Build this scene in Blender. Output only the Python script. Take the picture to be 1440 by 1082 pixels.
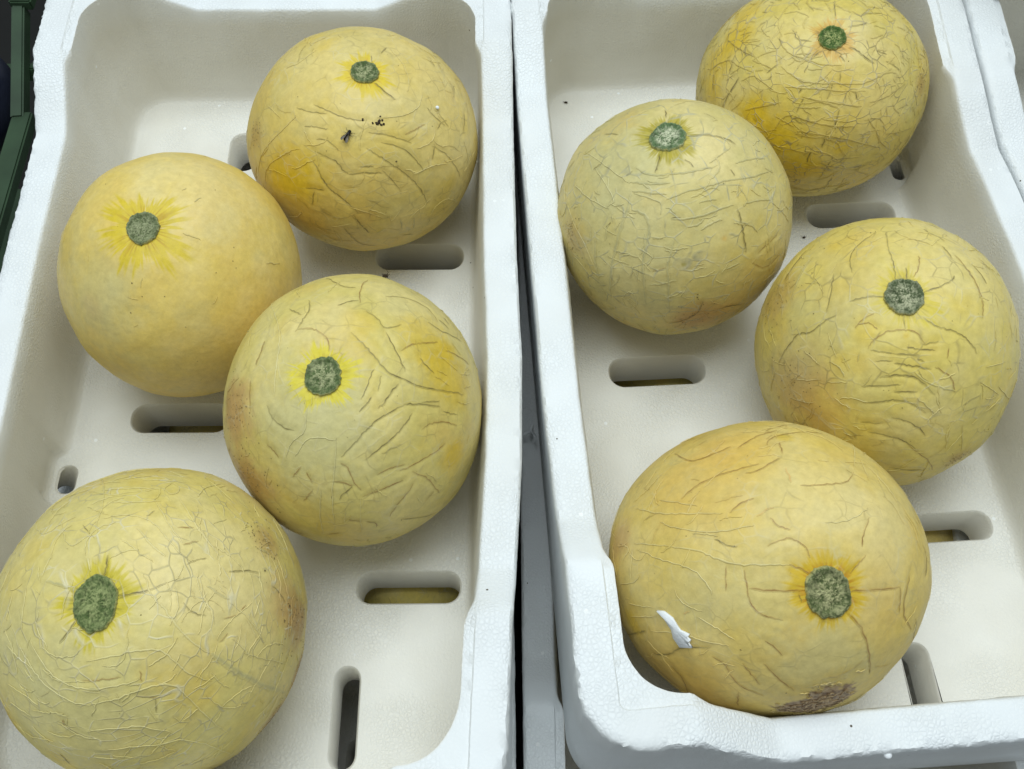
import bpy, bmesh, math, random
import numpy as np
from mathutils import Vector, Matrix
from mathutils.geometry import delaunay_2d_cdt

scene = bpy.context.scene
for o in list(bpy.data.objects):
    bpy.data.objects.remove(o)

# ------------------------------------------------------------------ camera
CAM = np.array([-.0069, -.0746, .4842])
def cam_axes(pitch, yaw, roll):
    a, b, c = (math.radians(v) for v in (pitch, yaw, roll))
    fw = np.array([-math.sin(b)*math.cos(a), math.cos(b)*math.cos(a), math.sin(a)])
    r = np.array([math.cos(b), math.sin(b), 0]); u = np.cross(r, fw)
    return r*math.cos(c)+u*math.sin(c), -r*math.sin(c)+u*math.cos(c), fw
cr, cu, cf = cam_axes(-61.631, -1.3445, .8827)
cd = bpy.data.cameras.new('camera'); co = bpy.data.objects.new('camera', cd)
scene.collection.objects.link(co)
cd.sensor_fit = 'HORIZONTAL'; cd.sensor_width = 36; cd.lens = 1409.745/1440*36
cd.clip_start = .01; cd.clip_end = 50
co.matrix_world = Matrix(((cr[0], cu[0], -cf[0], CAM[0]), (cr[1], cu[1], -cf[1], CAM[1]),
                          (cr[2], cu[2], -cf[2], CAM[2]), (0, 0, 0, 1)))
scene.camera = co

# ------------------------------------------------------------------ world, lamps, exposure
wd = bpy.data.worlds.new('World'); scene.world = wd; wd.use_nodes = True
bg = wd.node_tree.nodes['Background']
bg.inputs[0].default_value = (.78, .87, .92, 1); bg.inputs[1].default_value = .41
def area(name, loc, size, power, col, target=(0, .25, -.05)):
    ld = bpy.data.lights.new(name, 'AREA'); ld.shape = 'RECTANGLE'; ld.size, ld.size_y = size
    ld.energy = power; ld.color = col
    lo = bpy.data.objects.new(name, ld); scene.collection.objects.link(lo); lo.location = loc
    lo.rotation_euler = (Vector(target)-Vector(loc)).to_track_quat('-Z', 'Y').to_euler()
    return lo
area('ceiling_panel_lamp', (-.05, .45, 1.9), (1.6, 1.3), 35, (.91, 1.0, 1.05))
scene.view_settings.view_transform = 'Standard'; scene.view_settings.look = 'None'
scene.view_settings.exposure = 0; scene.view_settings.gamma = 1
scene.view_settings.use_curve_mapping = False
scene.render.engine = 'CYCLES'
scene.cycles.max_bounces = 5; scene.cycles.diffuse_bounces = 4
scene.render.resolution_x, scene.render.resolution_y = 1024, 769

# ------------------------------------------------------------------ helpers
COL = scene.collection
def link(name, mesh, mat=None, parent=None, loc=None):
    o = bpy.data.objects.new(name, mesh); COL.objects.link(o)
    if mat is not None and not mesh.materials: mesh.materials.append(mat)
    if parent: o.parent = parent
    if loc is not None: o.location = loc
    return o
def empty(name, loc, rz=0):
    o = bpy.data.objects.new(name, None); COL.objects.link(o); o.location = loc
    o.rotation_euler = (0, 0, rz); o.empty_display_size = .02
    return o
def tag(o, label, cat, group=None):
    o['label'] = label; o['category'] = cat
    if group: o['group'] = group
    return o
def lin(c):
    c = np.asarray(c, float)/255
    return np.where(c <= .04045, c/12.92, ((c+.055)/1.055)**2.4)
def sstep(x, a=0., b=1.):
    t = np.clip((x-a)/(b-a), 0, 1); return t*t*(3-2*t)
def hash3(ix, iy, iz, seed):
    n = (ix.astype(np.int64)*374761393+iy.astype(np.int64)*668265263+iz.astype(np.int64)*2147483647+seed*1274126177) & 0x7fffffff
    n = ((n ^ (n >> 13))*1274126177) & 0x7fffffff
    n = ((n ^ (n >> 16))*60493) & 0x7fffffff
    return (n % 100003)/100003.
def vnoise(P, seed=0):
    P = np.asarray(P, float); F = np.floor(P); f = P-F; f = f*f*(3-2*f); I = F.astype(np.int64)
    r = 0
    for dx in (0, 1):
        for dy in (0, 1):
            for dz in (0, 1):
                w = (f[:, 0] if dx else 1-f[:, 0])*(f[:, 1] if dy else 1-f[:, 1])*(f[:, 2] if dz else 1-f[:, 2])
                r = r+w*hash3(I[:, 0]+dx, I[:, 1]+dy, I[:, 2]+dz, seed)
    return r
def fbm(P, seed=0, oct=4):
    P = np.asarray(P, float); a = .5; s = 0; t = 0
    for k in range(oct):
        s = s+a*vnoise(P*2**k+17.3*k, seed+k); t += a; a *= .5
    return s/t
def mesh_np(name, V, F, smooth=True, cols=None, alpha=None, vec=None):
    """F: a list of tuples, or a list of integer arrays (each of faces with one vertex count)"""
    me = bpy.data.meshes.new(name); V = np.asarray(V, np.float32)
    if len(F) and isinstance(F[0], np.ndarray):
        lt = np.concatenate([np.full(len(f), f.shape[1], np.int32) for f in F]); li = np.concatenate([f.ravel() for f in F]).astype(np.int32)
        me.vertices.add(len(V)); me.vertices.foreach_set('co', V.ravel())
        me.loops.add(len(li)); me.loops.foreach_set('vertex_index', li)
        me.polygons.add(len(lt)); me.polygons.foreach_set('loop_start', np.concatenate([[0], np.cumsum(lt)[:-1]]).astype(np.int32))
        me.update(calc_edges=True); me.validate()
    else: me.from_pydata(V.tolist(), [], F)
    if cols is not None:
        at = me.color_attributes.new('Col', 'FLOAT_COLOR', 'POINT')
        c4 = np.ones((len(V), 4), np.float32); c4[:, :3] = cols
        if alpha is not None: c4[:, 3] = alpha
        at.data.foreach_set('color', c4.ravel())
    if vec is not None:
        av = me.attributes.new('pol', 'FLOAT_VECTOR', 'POINT'); av.data.foreach_set('vector', np.asarray(vec, np.float32).ravel())
    if smooth: me.polygons.foreach_set('use_smooth', [True]*len(me.polygons))
    me.update()
    return me

# ------------------------------------------------------------------ materials
def newmat(name):
    m = bpy.data.materials.new(name); m.use_nodes = True
    nt = m.node_tree; b = nt.nodes['Principled BSDF']
    return m, nt, b
def N(nt, t, **kw):
    n = nt.nodes.new(t)
    for k, v in kw.items():
        if k.startswith('i_'):
            n.inputs[k[2:].replace('_', ' ')].default_value = v
        else: setattr(n, k, v)
    return n
def foam_material():
    m, nt, b = newmat('white_bead_foam'); L = nt.links
    tc = N(nt, 'ShaderNodeTexCoord')
    vo = N(nt, 'ShaderNodeTexVoronoi', feature='DISTANCE_TO_EDGE'); vo.inputs['Scale'].default_value = 460
    L.new(tc.outputs['Object'], vo.inputs['Vector'])
    # where the bead pattern shows
    big = N(nt, 'ShaderNodeTexNoise'); big.inputs['Scale'].default_value = 22; big.inputs['Detail'].default_value = 1
    L.new(tc.outputs['Object'], big.inputs['Vector'])
    geo = N(nt, 'ShaderNodeNewGeometry'); sp = N(nt, 'ShaderNodeSeparateXYZ'); L.new(geo.outputs['True Normal'], sp.inputs[0])
    up = N(nt, 'ShaderNodeMapRange'); up.inputs[1].default_value = .5; up.inputs[2].default_value = .97; up.inputs[3].default_value = .42; up.inputs[4].default_value = 1
    L.new(sp.outputs['Z'], up.inputs[0])
    msk = N(nt, 'ShaderNodeMapRange'); msk.inputs[1].default_value = .36; msk.inputs[2].default_value = .56; msk.inputs[3].default_value = .15; msk.inputs[4].default_value = 1
    L.new(big.outputs['Fac'], msk.inputs[0])
    mm = N(nt, 'ShaderNodeMath', operation='MULTIPLY'); L.new(up.outputs[0], mm.inputs[0]); L.new(msk.outputs[0], mm.inputs[1])
    edge = N(nt, 'ShaderNodeMapRange'); edge.inputs[1].default_value = 0; edge.inputs[2].default_value = .16
    edge.inputs[3].default_value = 1; edge.inputs[4].default_value = 0
    L.new(vo.outputs['Distance'], edge.inputs[0])
    em = N(nt, 'ShaderNodeMath', operation='MULTIPLY'); L.new(edge.outputs[0], em.inputs[0]); L.new(mm.outputs[0], em.inputs[1])
    # bead-to-bead tone
    tone = N(nt, 'ShaderNodeMapRange'); tone.inputs[3].default_value = .95; tone.inputs[4].default_value = 1.02
    L.new(big.outputs['Fac'], tone.inputs[0])
    # soiling
    dirt = N(nt, 'ShaderNodeTexNoise'); dirt.inputs['Scale'].default_value = 9; dirt.inputs['Detail'].default_value = 3; dirt.inputs['Roughness'].default_value = .65
    L.new(tc.outputs['Object'], dirt.inputs['Vector'])
    dr = N(nt, 'ShaderNodeValToRGB'); dr.color_ramp.elements[0].position = .3; dr.color_ramp.elements[1].position = .62
    dr.color_ramp.elements[0].color = (.76, .77, .75, 1); dr.color_ramp.elements[1].color = (.835, .86, .86, 1)
    L.new(dirt.outputs['Fac'], dr.inputs[0])
    mu = N(nt, 'ShaderNodeMix', data_type='RGBA', blend_type='MULTIPLY'); mu.inputs[0].default_value = 1
    # the inside gets a darker, yellower tone than the rims
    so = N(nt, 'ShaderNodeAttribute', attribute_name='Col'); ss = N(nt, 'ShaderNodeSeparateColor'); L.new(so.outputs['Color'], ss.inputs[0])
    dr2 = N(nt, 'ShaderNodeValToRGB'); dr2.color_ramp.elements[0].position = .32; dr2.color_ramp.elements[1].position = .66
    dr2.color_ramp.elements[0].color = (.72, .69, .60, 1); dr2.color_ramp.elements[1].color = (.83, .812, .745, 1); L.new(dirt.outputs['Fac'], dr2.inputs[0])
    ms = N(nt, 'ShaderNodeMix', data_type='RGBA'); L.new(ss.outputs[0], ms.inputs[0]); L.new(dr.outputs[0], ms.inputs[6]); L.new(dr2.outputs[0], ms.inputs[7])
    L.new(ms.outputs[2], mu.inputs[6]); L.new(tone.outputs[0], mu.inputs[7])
    m2 = N(nt, 'ShaderNodeMix', data_type='RGBA'); m2.inputs[7].default_value = (.60, .62, .61, 1)
    e2 = N(nt, 'ShaderNodeMath', operation='MULTIPLY'); e2.inputs[1].default_value = .22
    L.new(em.outputs[0], e2.inputs[0]); L.new(e2.outputs[0], m2.inputs[0]); L.new(mu.outputs[2], m2.inputs[6])
    # tiny dirt specks
    sv = N(nt, 'ShaderNodeTexVoronoi', feature='F1'); sv.inputs['Scale'].default_value = 90
    L.new(tc.outputs['Object'], sv.inputs['Vector'])
    s1 = N(nt, 'ShaderNodeMath', operation='LESS_THAN'); s1.inputs[1].default_value = .055; L.new(sv.outputs['Distance'], s1.inputs[0])
    sc = N(nt, 'ShaderNodeSeparateColor'); L.new(sv.outputs['Color'], sc.inputs[0])
    s2 = N(nt, 'ShaderNodeMath', operation='GREATER_THAN'); s2.inputs[1].default_value = .93; L.new(sc.outputs[1], s2.inputs[0])
    s3 = N(nt, 'ShaderNodeMath', operation='MULTIPLY'); L.new(s1.outputs[0], s3.inputs[0]); L.new(s2.outputs[0], s3.inputs[1])
    m3 = N(nt, 'ShaderNodeMix', data_type='RGBA'); m3.inputs[7].default_value = (.10, .08, .05, 1)
    L.new(s3.outputs[0], m3.inputs[0]); L.new(m2.outputs[2], m3.inputs[6]); 
    g1 = N(nt, 'ShaderNodeMath', operation='LESS_THAN'); g1.inputs[1].default_value = .10; L.new(sv.outputs['Distance'], g1.inputs[0])  # sparse pale flecks: glints off the beads, put into the colour
    g2 = N(nt, 'ShaderNodeMath', operation='LESS_THAN'); g2.inputs[1].default_value = .14; L.new(sc.outputs[1], g2.inputs[0])
    g3 = N(nt, 'ShaderNodeMath', operation='MULTIPLY'); L.new(g1.outputs[0], g3.inputs[0]); L.new(g2.outputs[0], g3.inputs[1])
    g4 = N(nt, 'ShaderNodeMath', operation='MULTIPLY'); L.new(g3.outputs[0], g4.inputs[0]); L.new(msk.outputs[0], g4.inputs[1])
    m4 = N(nt, 'ShaderNodeMix', data_type='RGBA'); m4.inputs[7].default_value = (.90, .91, .89, 1)
    L.new(g4.outputs[0], m4.inputs[0]); L.new(m3.outputs[2], m4.inputs[6]); L.new(m4.outputs[2], b.inputs['Base Color'])
    # relief
    rl = N(nt, 'ShaderNodeMapRange'); rl.inputs[1].default_value = 0; rl.inputs[2].default_value = .3
    L.new(vo.outputs['Distance'], rl.inputs[0])
    rm = N(nt, 'ShaderNodeMath', operation='MULTIPLY'); L.new(rl.outputs[0], rm.inputs[0]); L.new(mm.outputs[0], rm.inputs[1])
    fine = N(nt, 'ShaderNodeTexNoise'); fine.inputs['Scale'].default_value = 500; fine.inputs['Detail'].default_value = 1
    L.new(tc.outputs['Object'], fine.inputs['Vector'])
    fm = N(nt, 'ShaderNodeMath', operation='MULTIPLY_ADD'); fm.inputs[1].default_value = .25; L.new(fine.outputs['Fac'], fm.inputs[0]); L.new(rm.outputs[0], fm.inputs[2])
    bp = N(nt, 'ShaderNodeBump'); bp.inputs['Strength'].default_value = .48; bp.inputs['Distance'].default_value = .0006
    L.new(fm.outputs[0], bp.inputs['Height']); L.new(bp.outputs[0], b.inputs['Normal'])
    b.inputs['Roughness'].default_value = .5; b.inputs['Specular IOR Level'].default_value = .3
    return m
def skin_material(name, rough, sss, bump, sc=160, amp=.11, net=False, netscale=7.0, dark=(.24, .19, .075, 1), pale=(.64, .58, .36, 1)):
    m, nt, b = newmat(name); L = nt.links
    at = N(nt, 'ShaderNodeAttribute', attribute_name='Col'); tc = N(nt, 'ShaderNodeTexCoord')
    n1 = N(nt, 'ShaderNodeTexNoise'); n1.inputs['Scale'].default_value = sc; n1.inputs['Detail'].default_value = 4; n1.inputs['Roughness'].default_value = .7
    L.new(tc.outputs['Object'], n1.inputs['Vector'])
    mr = N(nt, 'ShaderNodeMapRange'); mr.inputs[1].default_value = .25; mr.inputs[2].default_value = .75; mr.inputs[3].default_value = 1-amp; mr.inputs[4].default_value = 1+amp
    L.new(n1.outputs['Fac'], mr.inputs[0])
    mu = N(nt, 'ShaderNodeMix', data_type='RGBA', blend_type='MULTIPLY'); mu.inputs[0].default_value = 1
    L.new(at.outputs['Color'], mu.inputs[6]); L.new(mr.outputs[0], mu.inputs[7]); L.new(mu.outputs[2], b.inputs['Base Color'])
    hsock = None
    if net:      # fine corky net: broken, branching hairlines; its strength is carried per fruit in the colour's alpha
        av = N(nt, 'ShaderNodeAttribute', attribute_name='pol')
        wn = N(nt, 'ShaderNodeTexNoise'); wn.inputs['Scale'].default_value = 3.5; wn.inputs['Detail'].default_value = 1.5; L.new(av.outputs['Vector'], wn.inputs['Vector'])
        wm = N(nt, 'ShaderNodeVectorMath', operation='MULTIPLY_ADD'); wm.inputs[1].default_value = (.15, .15, .15)
        L.new(wn.outputs['Color'], wm.inputs[0]); L.new(av.outputs['Vector'], wm.inputs[2])
        mk = N(nt, 'ShaderNodeTexNoise'); mk.inputs['Scale'].default_value = 5.5; mk.inputs['Detail'].default_value = 2; L.new(wm.outputs[0], mk.inputs['Vector'])
        tot = None
        for sc_, wd_, lo, hi, off in ((netscale, .055, .42, .58, 0),):
            ad = N(nt, 'ShaderNodeVectorMath', operation='ADD'); ad.inputs[1].default_value = (off, off, off); L.new(wm.outputs[0], ad.inputs[0])
            ve = N(nt, 'ShaderNodeTexVoronoi', feature='DISTANCE_TO_EDGE'); ve.inputs['Scale'].default_value = sc_; L.new(ad.outputs[0], ve.inputs['Vector'])
            mr_ = N(nt, 'ShaderNodeMapRange'); mr_.inputs[1].default_value = 0; mr_.inputs[2].default_value = wd_; mr_.inputs[3].default_value = 1; mr_.inputs[4].default_value = 0; L.new(ve.outputs['Distance'], mr_.inputs[0])
            mm_ = N(nt, 'ShaderNodeMapRange'); mm_.inputs[1].default_value = lo; mm_.inputs[2].default_value = hi
            L.new(mk.outputs['Fac'] if off == 0 else mk.outputs['Color'], mm_.inputs[0])
            pr = N(nt, 'ShaderNodeMath', operation='MULTIPLY'); L.new(mr_.outputs[0], pr.inputs[0]); L.new(mm_.outputs[0], pr.inputs[1])
            if tot is None: tot = pr
            else:
                mx = N(nt, 'ShaderNodeMath', operation='MAXIMUM'); L.new(tot.outputs[0], mx.inputs[0]); L.new(pr.outputs[0], mx.inputs[1]); tot = mx
        ta = N(nt, 'ShaderNodeMath', operation='MULTIPLY'); L.new(tot.outputs[0], ta.inputs[0]); L.new(at.outputs['Alpha'], ta.inputs[1])
        # some stretches are pale cork, some dark and dirty
        pk = N(nt, 'ShaderNodeTexNoise'); pk.inputs['Scale'].default_value = 3.2; pk.inputs['Detail'].default_value = 1; L.new(av.outputs['Vector'], pk.inputs['Vector'])
        cr2 = N(nt, 'ShaderNodeValToRGB'); cr2.color_ramp.elements[0].position = .42; cr2.color_ramp.elements[1].position = .6
        cr2.color_ramp.elements[0].color = dark; cr2.color_ramp.elements[1].color = pale; L.new(pk.outputs['Fac'], cr2.inputs[0])
        mn = N(nt, 'ShaderNodeMix', data_type='RGBA'); L.new(ta.outputs[0], mn.inputs[0]); L.new(mu.outputs[2], mn.inputs[6]); L.new(cr2.outputs[0], mn.inputs[7])
        L.new(mn.outputs[2], b.inputs['Base Color']); hsock = ta.outputs[0]
    n2 = N(nt, 'ShaderNodeTexNoise'); n2.inputs['Scale'].default_value = 420; n2.inputs['Detail'].default_value = 4
    L.new(tc.outputs['Object'], n2.inputs['Vector'])
    bp = N(nt, 'ShaderNodeBump'); bp.inputs['Strength'].default_value = bump; bp.inputs['Distance'].default_value = .0005
    if hsock is not None:
        ha = N(nt, 'ShaderNodeMath', operation='MULTIPLY_ADD'); ha.inputs[1].default_value = 1.6; L.new(hsock, ha.inputs[0]); L.new(n2.outputs['Fac'], ha.inputs[2]); L.new(ha.outputs[0], bp.inputs['Height'])
    else: L.new(n2.outputs['Fac'], bp.inputs['Height'])
    L.new(bp.outputs[0], b.inputs['Normal'])
    rr = N(nt, 'ShaderNodeMapRange'); rr.inputs[3].default_value = rough-.08; rr.inputs[4].default_value = rough+.12
    L.new(n1.outputs['Fac'], rr.inputs[0]); L.new(rr.outputs[0], b.inputs['Roughness'])
    b.inputs['Specular IOR Level'].default_value = .35
    if sss:
        b.inputs['Subsurface Weight'].default_value = sss; b.inputs['Subsurface Radius'].default_value = (1, .6, .2); b.inputs['Subsurface Scale'].default_value = .003
    return m
def plain(name, col, rough=.6, bump=0, scale=300, var=.15, spec=.3):
    m, nt, b = newmat(name); L = nt.links
    tc = N(nt, 'ShaderNodeTexCoord'); n1 = N(nt, 'ShaderNodeTexNoise'); n1.inputs['Scale'].default_value = scale; n1.inputs['Detail'].default_value = 4
    L.new(tc.outputs['Object'], n1.inputs['Vector'])
    r = N(nt, 'ShaderNodeValToRGB'); c = np.array(col)
    r.color_ramp.elements[0].position = .3; r.color_ramp.elements[1].position = .7
    r.color_ramp.elements[0].color = (*(c*(1-var)), 1); r.color_ramp.elements[1].color = (*(c*(1+var)), 1)
    L.new(n1.outputs['Fac'], r.inputs[0]); L.new(r.outputs[0], b.inputs['Base Color'])
    b.inputs['Roughness'].default_value = rough; b.inputs['Specular IOR Level'].default_value = spec
    if bump:
        bp = N(nt, 'ShaderNodeBump'); bp.inputs['Strength'].default_value = bump; bp.inputs['Distance'].default_value = .001
        L.new(n1.outputs['Fac'], bp.inputs['Height']); L.new(bp.outputs[0], b.inputs['Normal'])
    return m
FOAM = foam_material()
RIND = skin_material('melon_rind', .46, 0, .3, 260, .12, True)
RIND_CORK = skin_material('melon_rind_pale_cork', .46, 0, .36, 260, .12, True, 7.5, (.46, .40, .20, 1), (.70, .64, .42, 1))
RIND_GREY = skin_material('melon_rind_grey_net', .46, 0, .3, 260, .12, True, 6.0, (.33, .31, .18, 1), (.52, .49, .32, 1))
RIND_GRID = skin_material('melon_rind_square_net', .46, 0, .34, 260, .12, True, 8.5, (.30, .24, .10, 1), (.52, .44, .24, 1))
SCAR = skin_material('dry_stem_scar', .9, 0, .9, 1100, .4)
GREEN = plain('green_plastic', (.028, .055, .026), .5, 0, 40, .2)
FLYM = plain('insect_dark', (.012, .011, .010), .45)
WINGM = plain('insect_wing', (.16, .14, .11), .35)
CRUMB = plain('dark_crumb', (.045, .030, .016), .9, .5)
BITS = plain('foam_bit', (.84, .86, .86), .55, .3, 700, .03)
NAVY = plain('dark_blue_skin', (.010, .013, .026), .35)
BENCH = plain('shade_dark_bench', (.007, .007, .006), .8, .3, 60)  # near black: the shade of the depth is put into its colour

# ------------------------------------------------------------------ setting: the bench under the stacked crates
D = .08; TB = .030; ZB = -(D+TB); RAISE = .019; DZ = -(D+TB+RAISE)+.0015
me = mesh_np('bench', [(-1.2, -.6, 0), (1.2, -.6, 0), (1.2, 1.3, 0), (-1.2, 1.3, 0)], [(0, 1, 2, 3)], False)
be = link('ground', me, BENCH, loc=(0, 0, ZB+DZ-.001)); be['kind'] = 'structure'

# ------------------------------------------------------------------ foam crates
W, LEN, T = .30, .52, .0187
NS_L, NS_S, NC = 170, 90, 40
CORN = .05
def ring_xy(off, rad):
    """rounded rectangle inset by off; every ring has the same points along its straight sides"""
    P = []; S = []; r = max(rad, .0006); c = CORN
    def side(a, b, n, s):
        for i in range(n):
            t = i/n; P.append((a[0]+(b[0]-a[0])*t, a[1]+(b[1]-a[1])*t)); S.append(s)
    def corner(px, py, ux, uy, vx, vy):     # corner point of the inset rectangle, directions in and out
        d = c-off                              # straight run before the corner point
        st = max(d-r, 0); arc = r*math.pi/2; tot = 2*st+arc
        for i in range(NC):
            q = tot*i/NC
            if q < st: a, b = -(d-q), 0
            elif q < st+arc:
                t = (q-st)/r; a, b = -r+r*math.sin(t), r-r*math.cos(t)
            else: a, b = 0, r+(q-st-arc)
            P.append((px+ux*a+vx*b, py+uy*a+vy*b)); S.append('c')
    x0, x1, y0, y1 = off, W-off, off, LEN-off
    side((c, y0), (W-c, y0), NS_S, 'f'); corner(x1, y0, 1, 0, 0, 1)
    side((x1, c), (x1, LEN-c), NS_L, 'r'); corner(x1, y1, 0, 1, -1, 0)
    side((W-c, y1), (c, y1), NS_S, 'b'); corner(x0, y1, -1, 0, 0, -1)
    side((x0, LEN-c), (x0, c), NS_L, 'l'); corner(x0, y0, 0, -1, 1, 0)
    return np.array(P), S
NRING = 2*(NS_L+NS_S)+4*NC
def slot_loop(cx, cy, w, h, grow=0, n=7):
    r = min(w, h)/2; ww, hh = w/2+grow, h/2+grow; r = min(r*.9+grow, min(ww, hh)); P = []
    for (sx, sy, a0) in ((1, -1, -90), (1, 1, 0), (-1, 1, 90), (-1, -1, 180)):
        for i in range(n+1):
            a = math.radians(a0+90*i/n); P.append((cx+sx*(ww-r)+r*math.cos(a), cy+sy*(hh-r)+r*math.sin(a)))
    return P
def crate_mesh(name, prm, seed):
    base, S = ring_xy(0, .03); S = np.array(S)
    # rim height round the perimeter: raised corners, low middles, straight slopes between
    k = np.ones(NRING)
    def ramp(v, lo_a, lo_b, hi_a, hi_b):   # raised below lo_a, low from lo_b to hi_a, raised beyond hi_b
        return np.clip(np.maximum((lo_b-v)/(lo_b-lo_a), (v-hi_a)/(hi_b-hi_a)), 0, 1)
    for s, ax in (('f', 0), ('b', 0), ('l', 1), ('r', 1)):
        q = S == s; k[q] = ramp(base[q, ax], *prm['ramp'][s])
    k = k*.75+.25*sstep(k)
    rim = RAISE*k; km = (k > .93).astype(float)
    for _ in range(2): km = (km+np.roll(km, 1)+np.roll(km, -1))/3
    loops = []
    def add(off, rad, z, extra=None):
        P, _ = ring_xy(off, rad)
        if extra is not None:
            o2, r2, w = extra; P2, _ = ring_xy(o2, r2); P = P*(1-w[:, None])+P2*w[:, None]
        loops.append(np.column_stack([P, np.broadcast_to(z, (NRING,))]))
    add(.0045, .028, ZB); add(.0018, .03, ZB+.003)
    add(.0012, .03, -.07); add(.0012, .03, -.045); add(.0005, .03, -.025); add(.0, .03, rim-.0045); add(.0003, .03, rim-.0016); add(.0016, .029, rim)
    for f in (.25, .5, .75): add(.0016+(T-.0026)*f, .029*(1-f)+.004*f, rim+.00012)
    add(T-.0012, .004, rim)
    add(T-.0004, .0035, rim-.0011*km-.0002)
    add(T+.0004, .0035, rim-.0013*km-.0006, (T+.0038, .027, km))
    add(T+.0012, .0038, rim-.0022, (T+.0046, .0265, km))
    add(T+.0018, .02, rim-.006, (T+.0049, .026, km))
    add(T+.0030, .0255, -.012); nA = len(loops)
    add(T+.0040, .025, -.045); add(T+.0049, .024, -.060); add(T+.0056, .024, -.0705)
    add(T+.0066, .023, -.0760); add(T+.0082, .022, -.0788); add(T+.0100, .021, -.0800)
    nl = len(loops); V = np.concatenate(loops); F = []
    if 'pocket' in prm:          # a drain hole that bites into the foot of the wall
        sd, yc, amt = prm['pocket']; sg = -1 if sd == 'l' else 1; idx = np.where(S == sd)[0]
        for j, f in ((nl-5, .35), (nl-4, .8), (nl-3, 1), (nl-2, 1), (nl-1, 1)):
            q = V[j*NRING+idx]; V[j*NRING+idx, 0] += sg*amt*f*sstep(.019-np.abs(q[:, 1]-yc), 0, .006)
    for j in range(nl-1):
        for i in range(NRING):
            i2 = (i+1) % NRING
            F.append((j*NRING+i, j*NRING+i2, (j+1)*NRING+i2, (j+1)*NRING+i))
    # floor and underside with the drain slots cut through
    V = V.tolist()
    top_slots = [slot_loop(*s, grow=.0011) for s in prm['slots']]; mid_slots = [slot_loop(*s) for s in prm['slots']]
    bot_slots = list(mid_slots)
    if 'pocket' in prm:
        sg = -1 if prm['pocket'][0] == 'l' else 1; bot_slots[-1] = [(x+sg*.0135, y) for (x, y) in mid_slots[-1]]
    def sheet(outer_idx, rings, z, flip):
        vs = [Vector(V[i][:2]) for i in outer_idx]; ids = list(outer_idx); edges = [(i, (i+1) % len(vs)) for i in range(len(vs))]
        ring_ids = []
        for R in rings:
            st = len(vs); rid = []
            for (x, y) in R:
                vs.append(Vector((x, y))); rid.append(len(V)); ids.append(len(V)); V.append([x, y, z])
            edges += [(st+i, st+(i+1) % len(R)) for i in range(len(R))]; ring_ids.append(rid)
        r = delaunay_2d_cdt(vs, edges, [], 0, 1e-7)
        co, fa, orig = r[0], r[2], r[3]
        def inside(px, py, poly):
            c = False; n = len(poly); j = n-1
            for i in range(n):
                if (poly[i][1] > py) != (poly[j][1] > py) and px < (poly[j][0]-poly[i][0])*(py-poly[i][1])/(poly[j][1]-poly[i][1])+poly[i][0]: c = not c
                j = i
            return c
        outer = [V[i][:2] for i in outer_idx]
        mp = [ids[o[0]] if o else None for o in orig]
        for f in fa:
            cx = sum(co[i][0] for i in f)/3; cy = sum(co[i][1] for i in f)/3
            if not inside(cx, cy, outer) or any(inside(cx, cy, R) for R in rings): continue
            g = [mp[i] for i in f]
            if None in g: continue
            F.append(tuple(g[::-1] if flip else g))
        return ring_ids
    tr = sheet(list(range((nl-1)*NRING, nl*NRING)), top_slots, -D, False)
    br = sheet(list(range(NRING)), bot_slots, ZB, True)
    for t, b, ms in zip(tr, br, mid_slots):
        n = len(t); m0 = len(V)
        for (x, y) in ms: V.append([x, y, -D-.0014])
        for i in range(n):
            j = (i+1) % n
            F.append((t[j], t[i], m0+i, m0+j)); F.append((m0+j, m0+i, b[i], b[j]))
    V = np.array(V)
    # moulding irregularities and the bow of the thin walls
    def tab(v, pts): return np.interp(v, [p[0] for p in pts], [p[1] for p in pts])
    x, y = V[:, 0].copy(), V[:, 1].copy()
    hz = sstep(V[:, 2], -D, 0)*.9+.1
    V[:, 0] += (tab(y, prm['dxl'])*(1-x/W)+tab(y, prm['dxr'])*(x/W))*hz
    V[:, 1] += (tab(x, prm['dyf'])*(1-y/LEN))*hz+prm.get('front', 0)*np.clip(1-y/.1, 0, 1)
    n1 = np.column_stack([vnoise(V*140+s, seed) for s in (0, 31, 67)])-.5
    n2 = np.column_stack([vnoise(V*520+s, seed+5) for s in (0, 31, 67)])-.5
    n1[V[:, 2] < -.0785] = 0; n2[V[:, 2] < -.0785] = 0
    V = V+n1*.0004+n2*.00028
    if 'rough' in prm:     # crumbled outer lip
        q = np.zeros(len(V)); idx = np.arange(NRING)[(S == prm['rough']) | (S == 'c')]
        for j in (5, 6, 7): q[j*NRING+idx] = 1
        V = V+(np.column_stack([vnoise(V*900+s, seed+9) for s in (3, 41, 77)])-.6)*q[:, None]*.0016
    inner_tone = np.ones((len(V), 3)); inner_tone[:(nA-3)*NRING] = 0; inner_tone[(nA-3)*NRING:(nA-1)*NRING] = .5  # inside tone mix: full on inner walls and floor
    me = mesh_np(name, V, F, True, inner_tone)
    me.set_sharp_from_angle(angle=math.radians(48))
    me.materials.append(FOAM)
    return me
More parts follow.
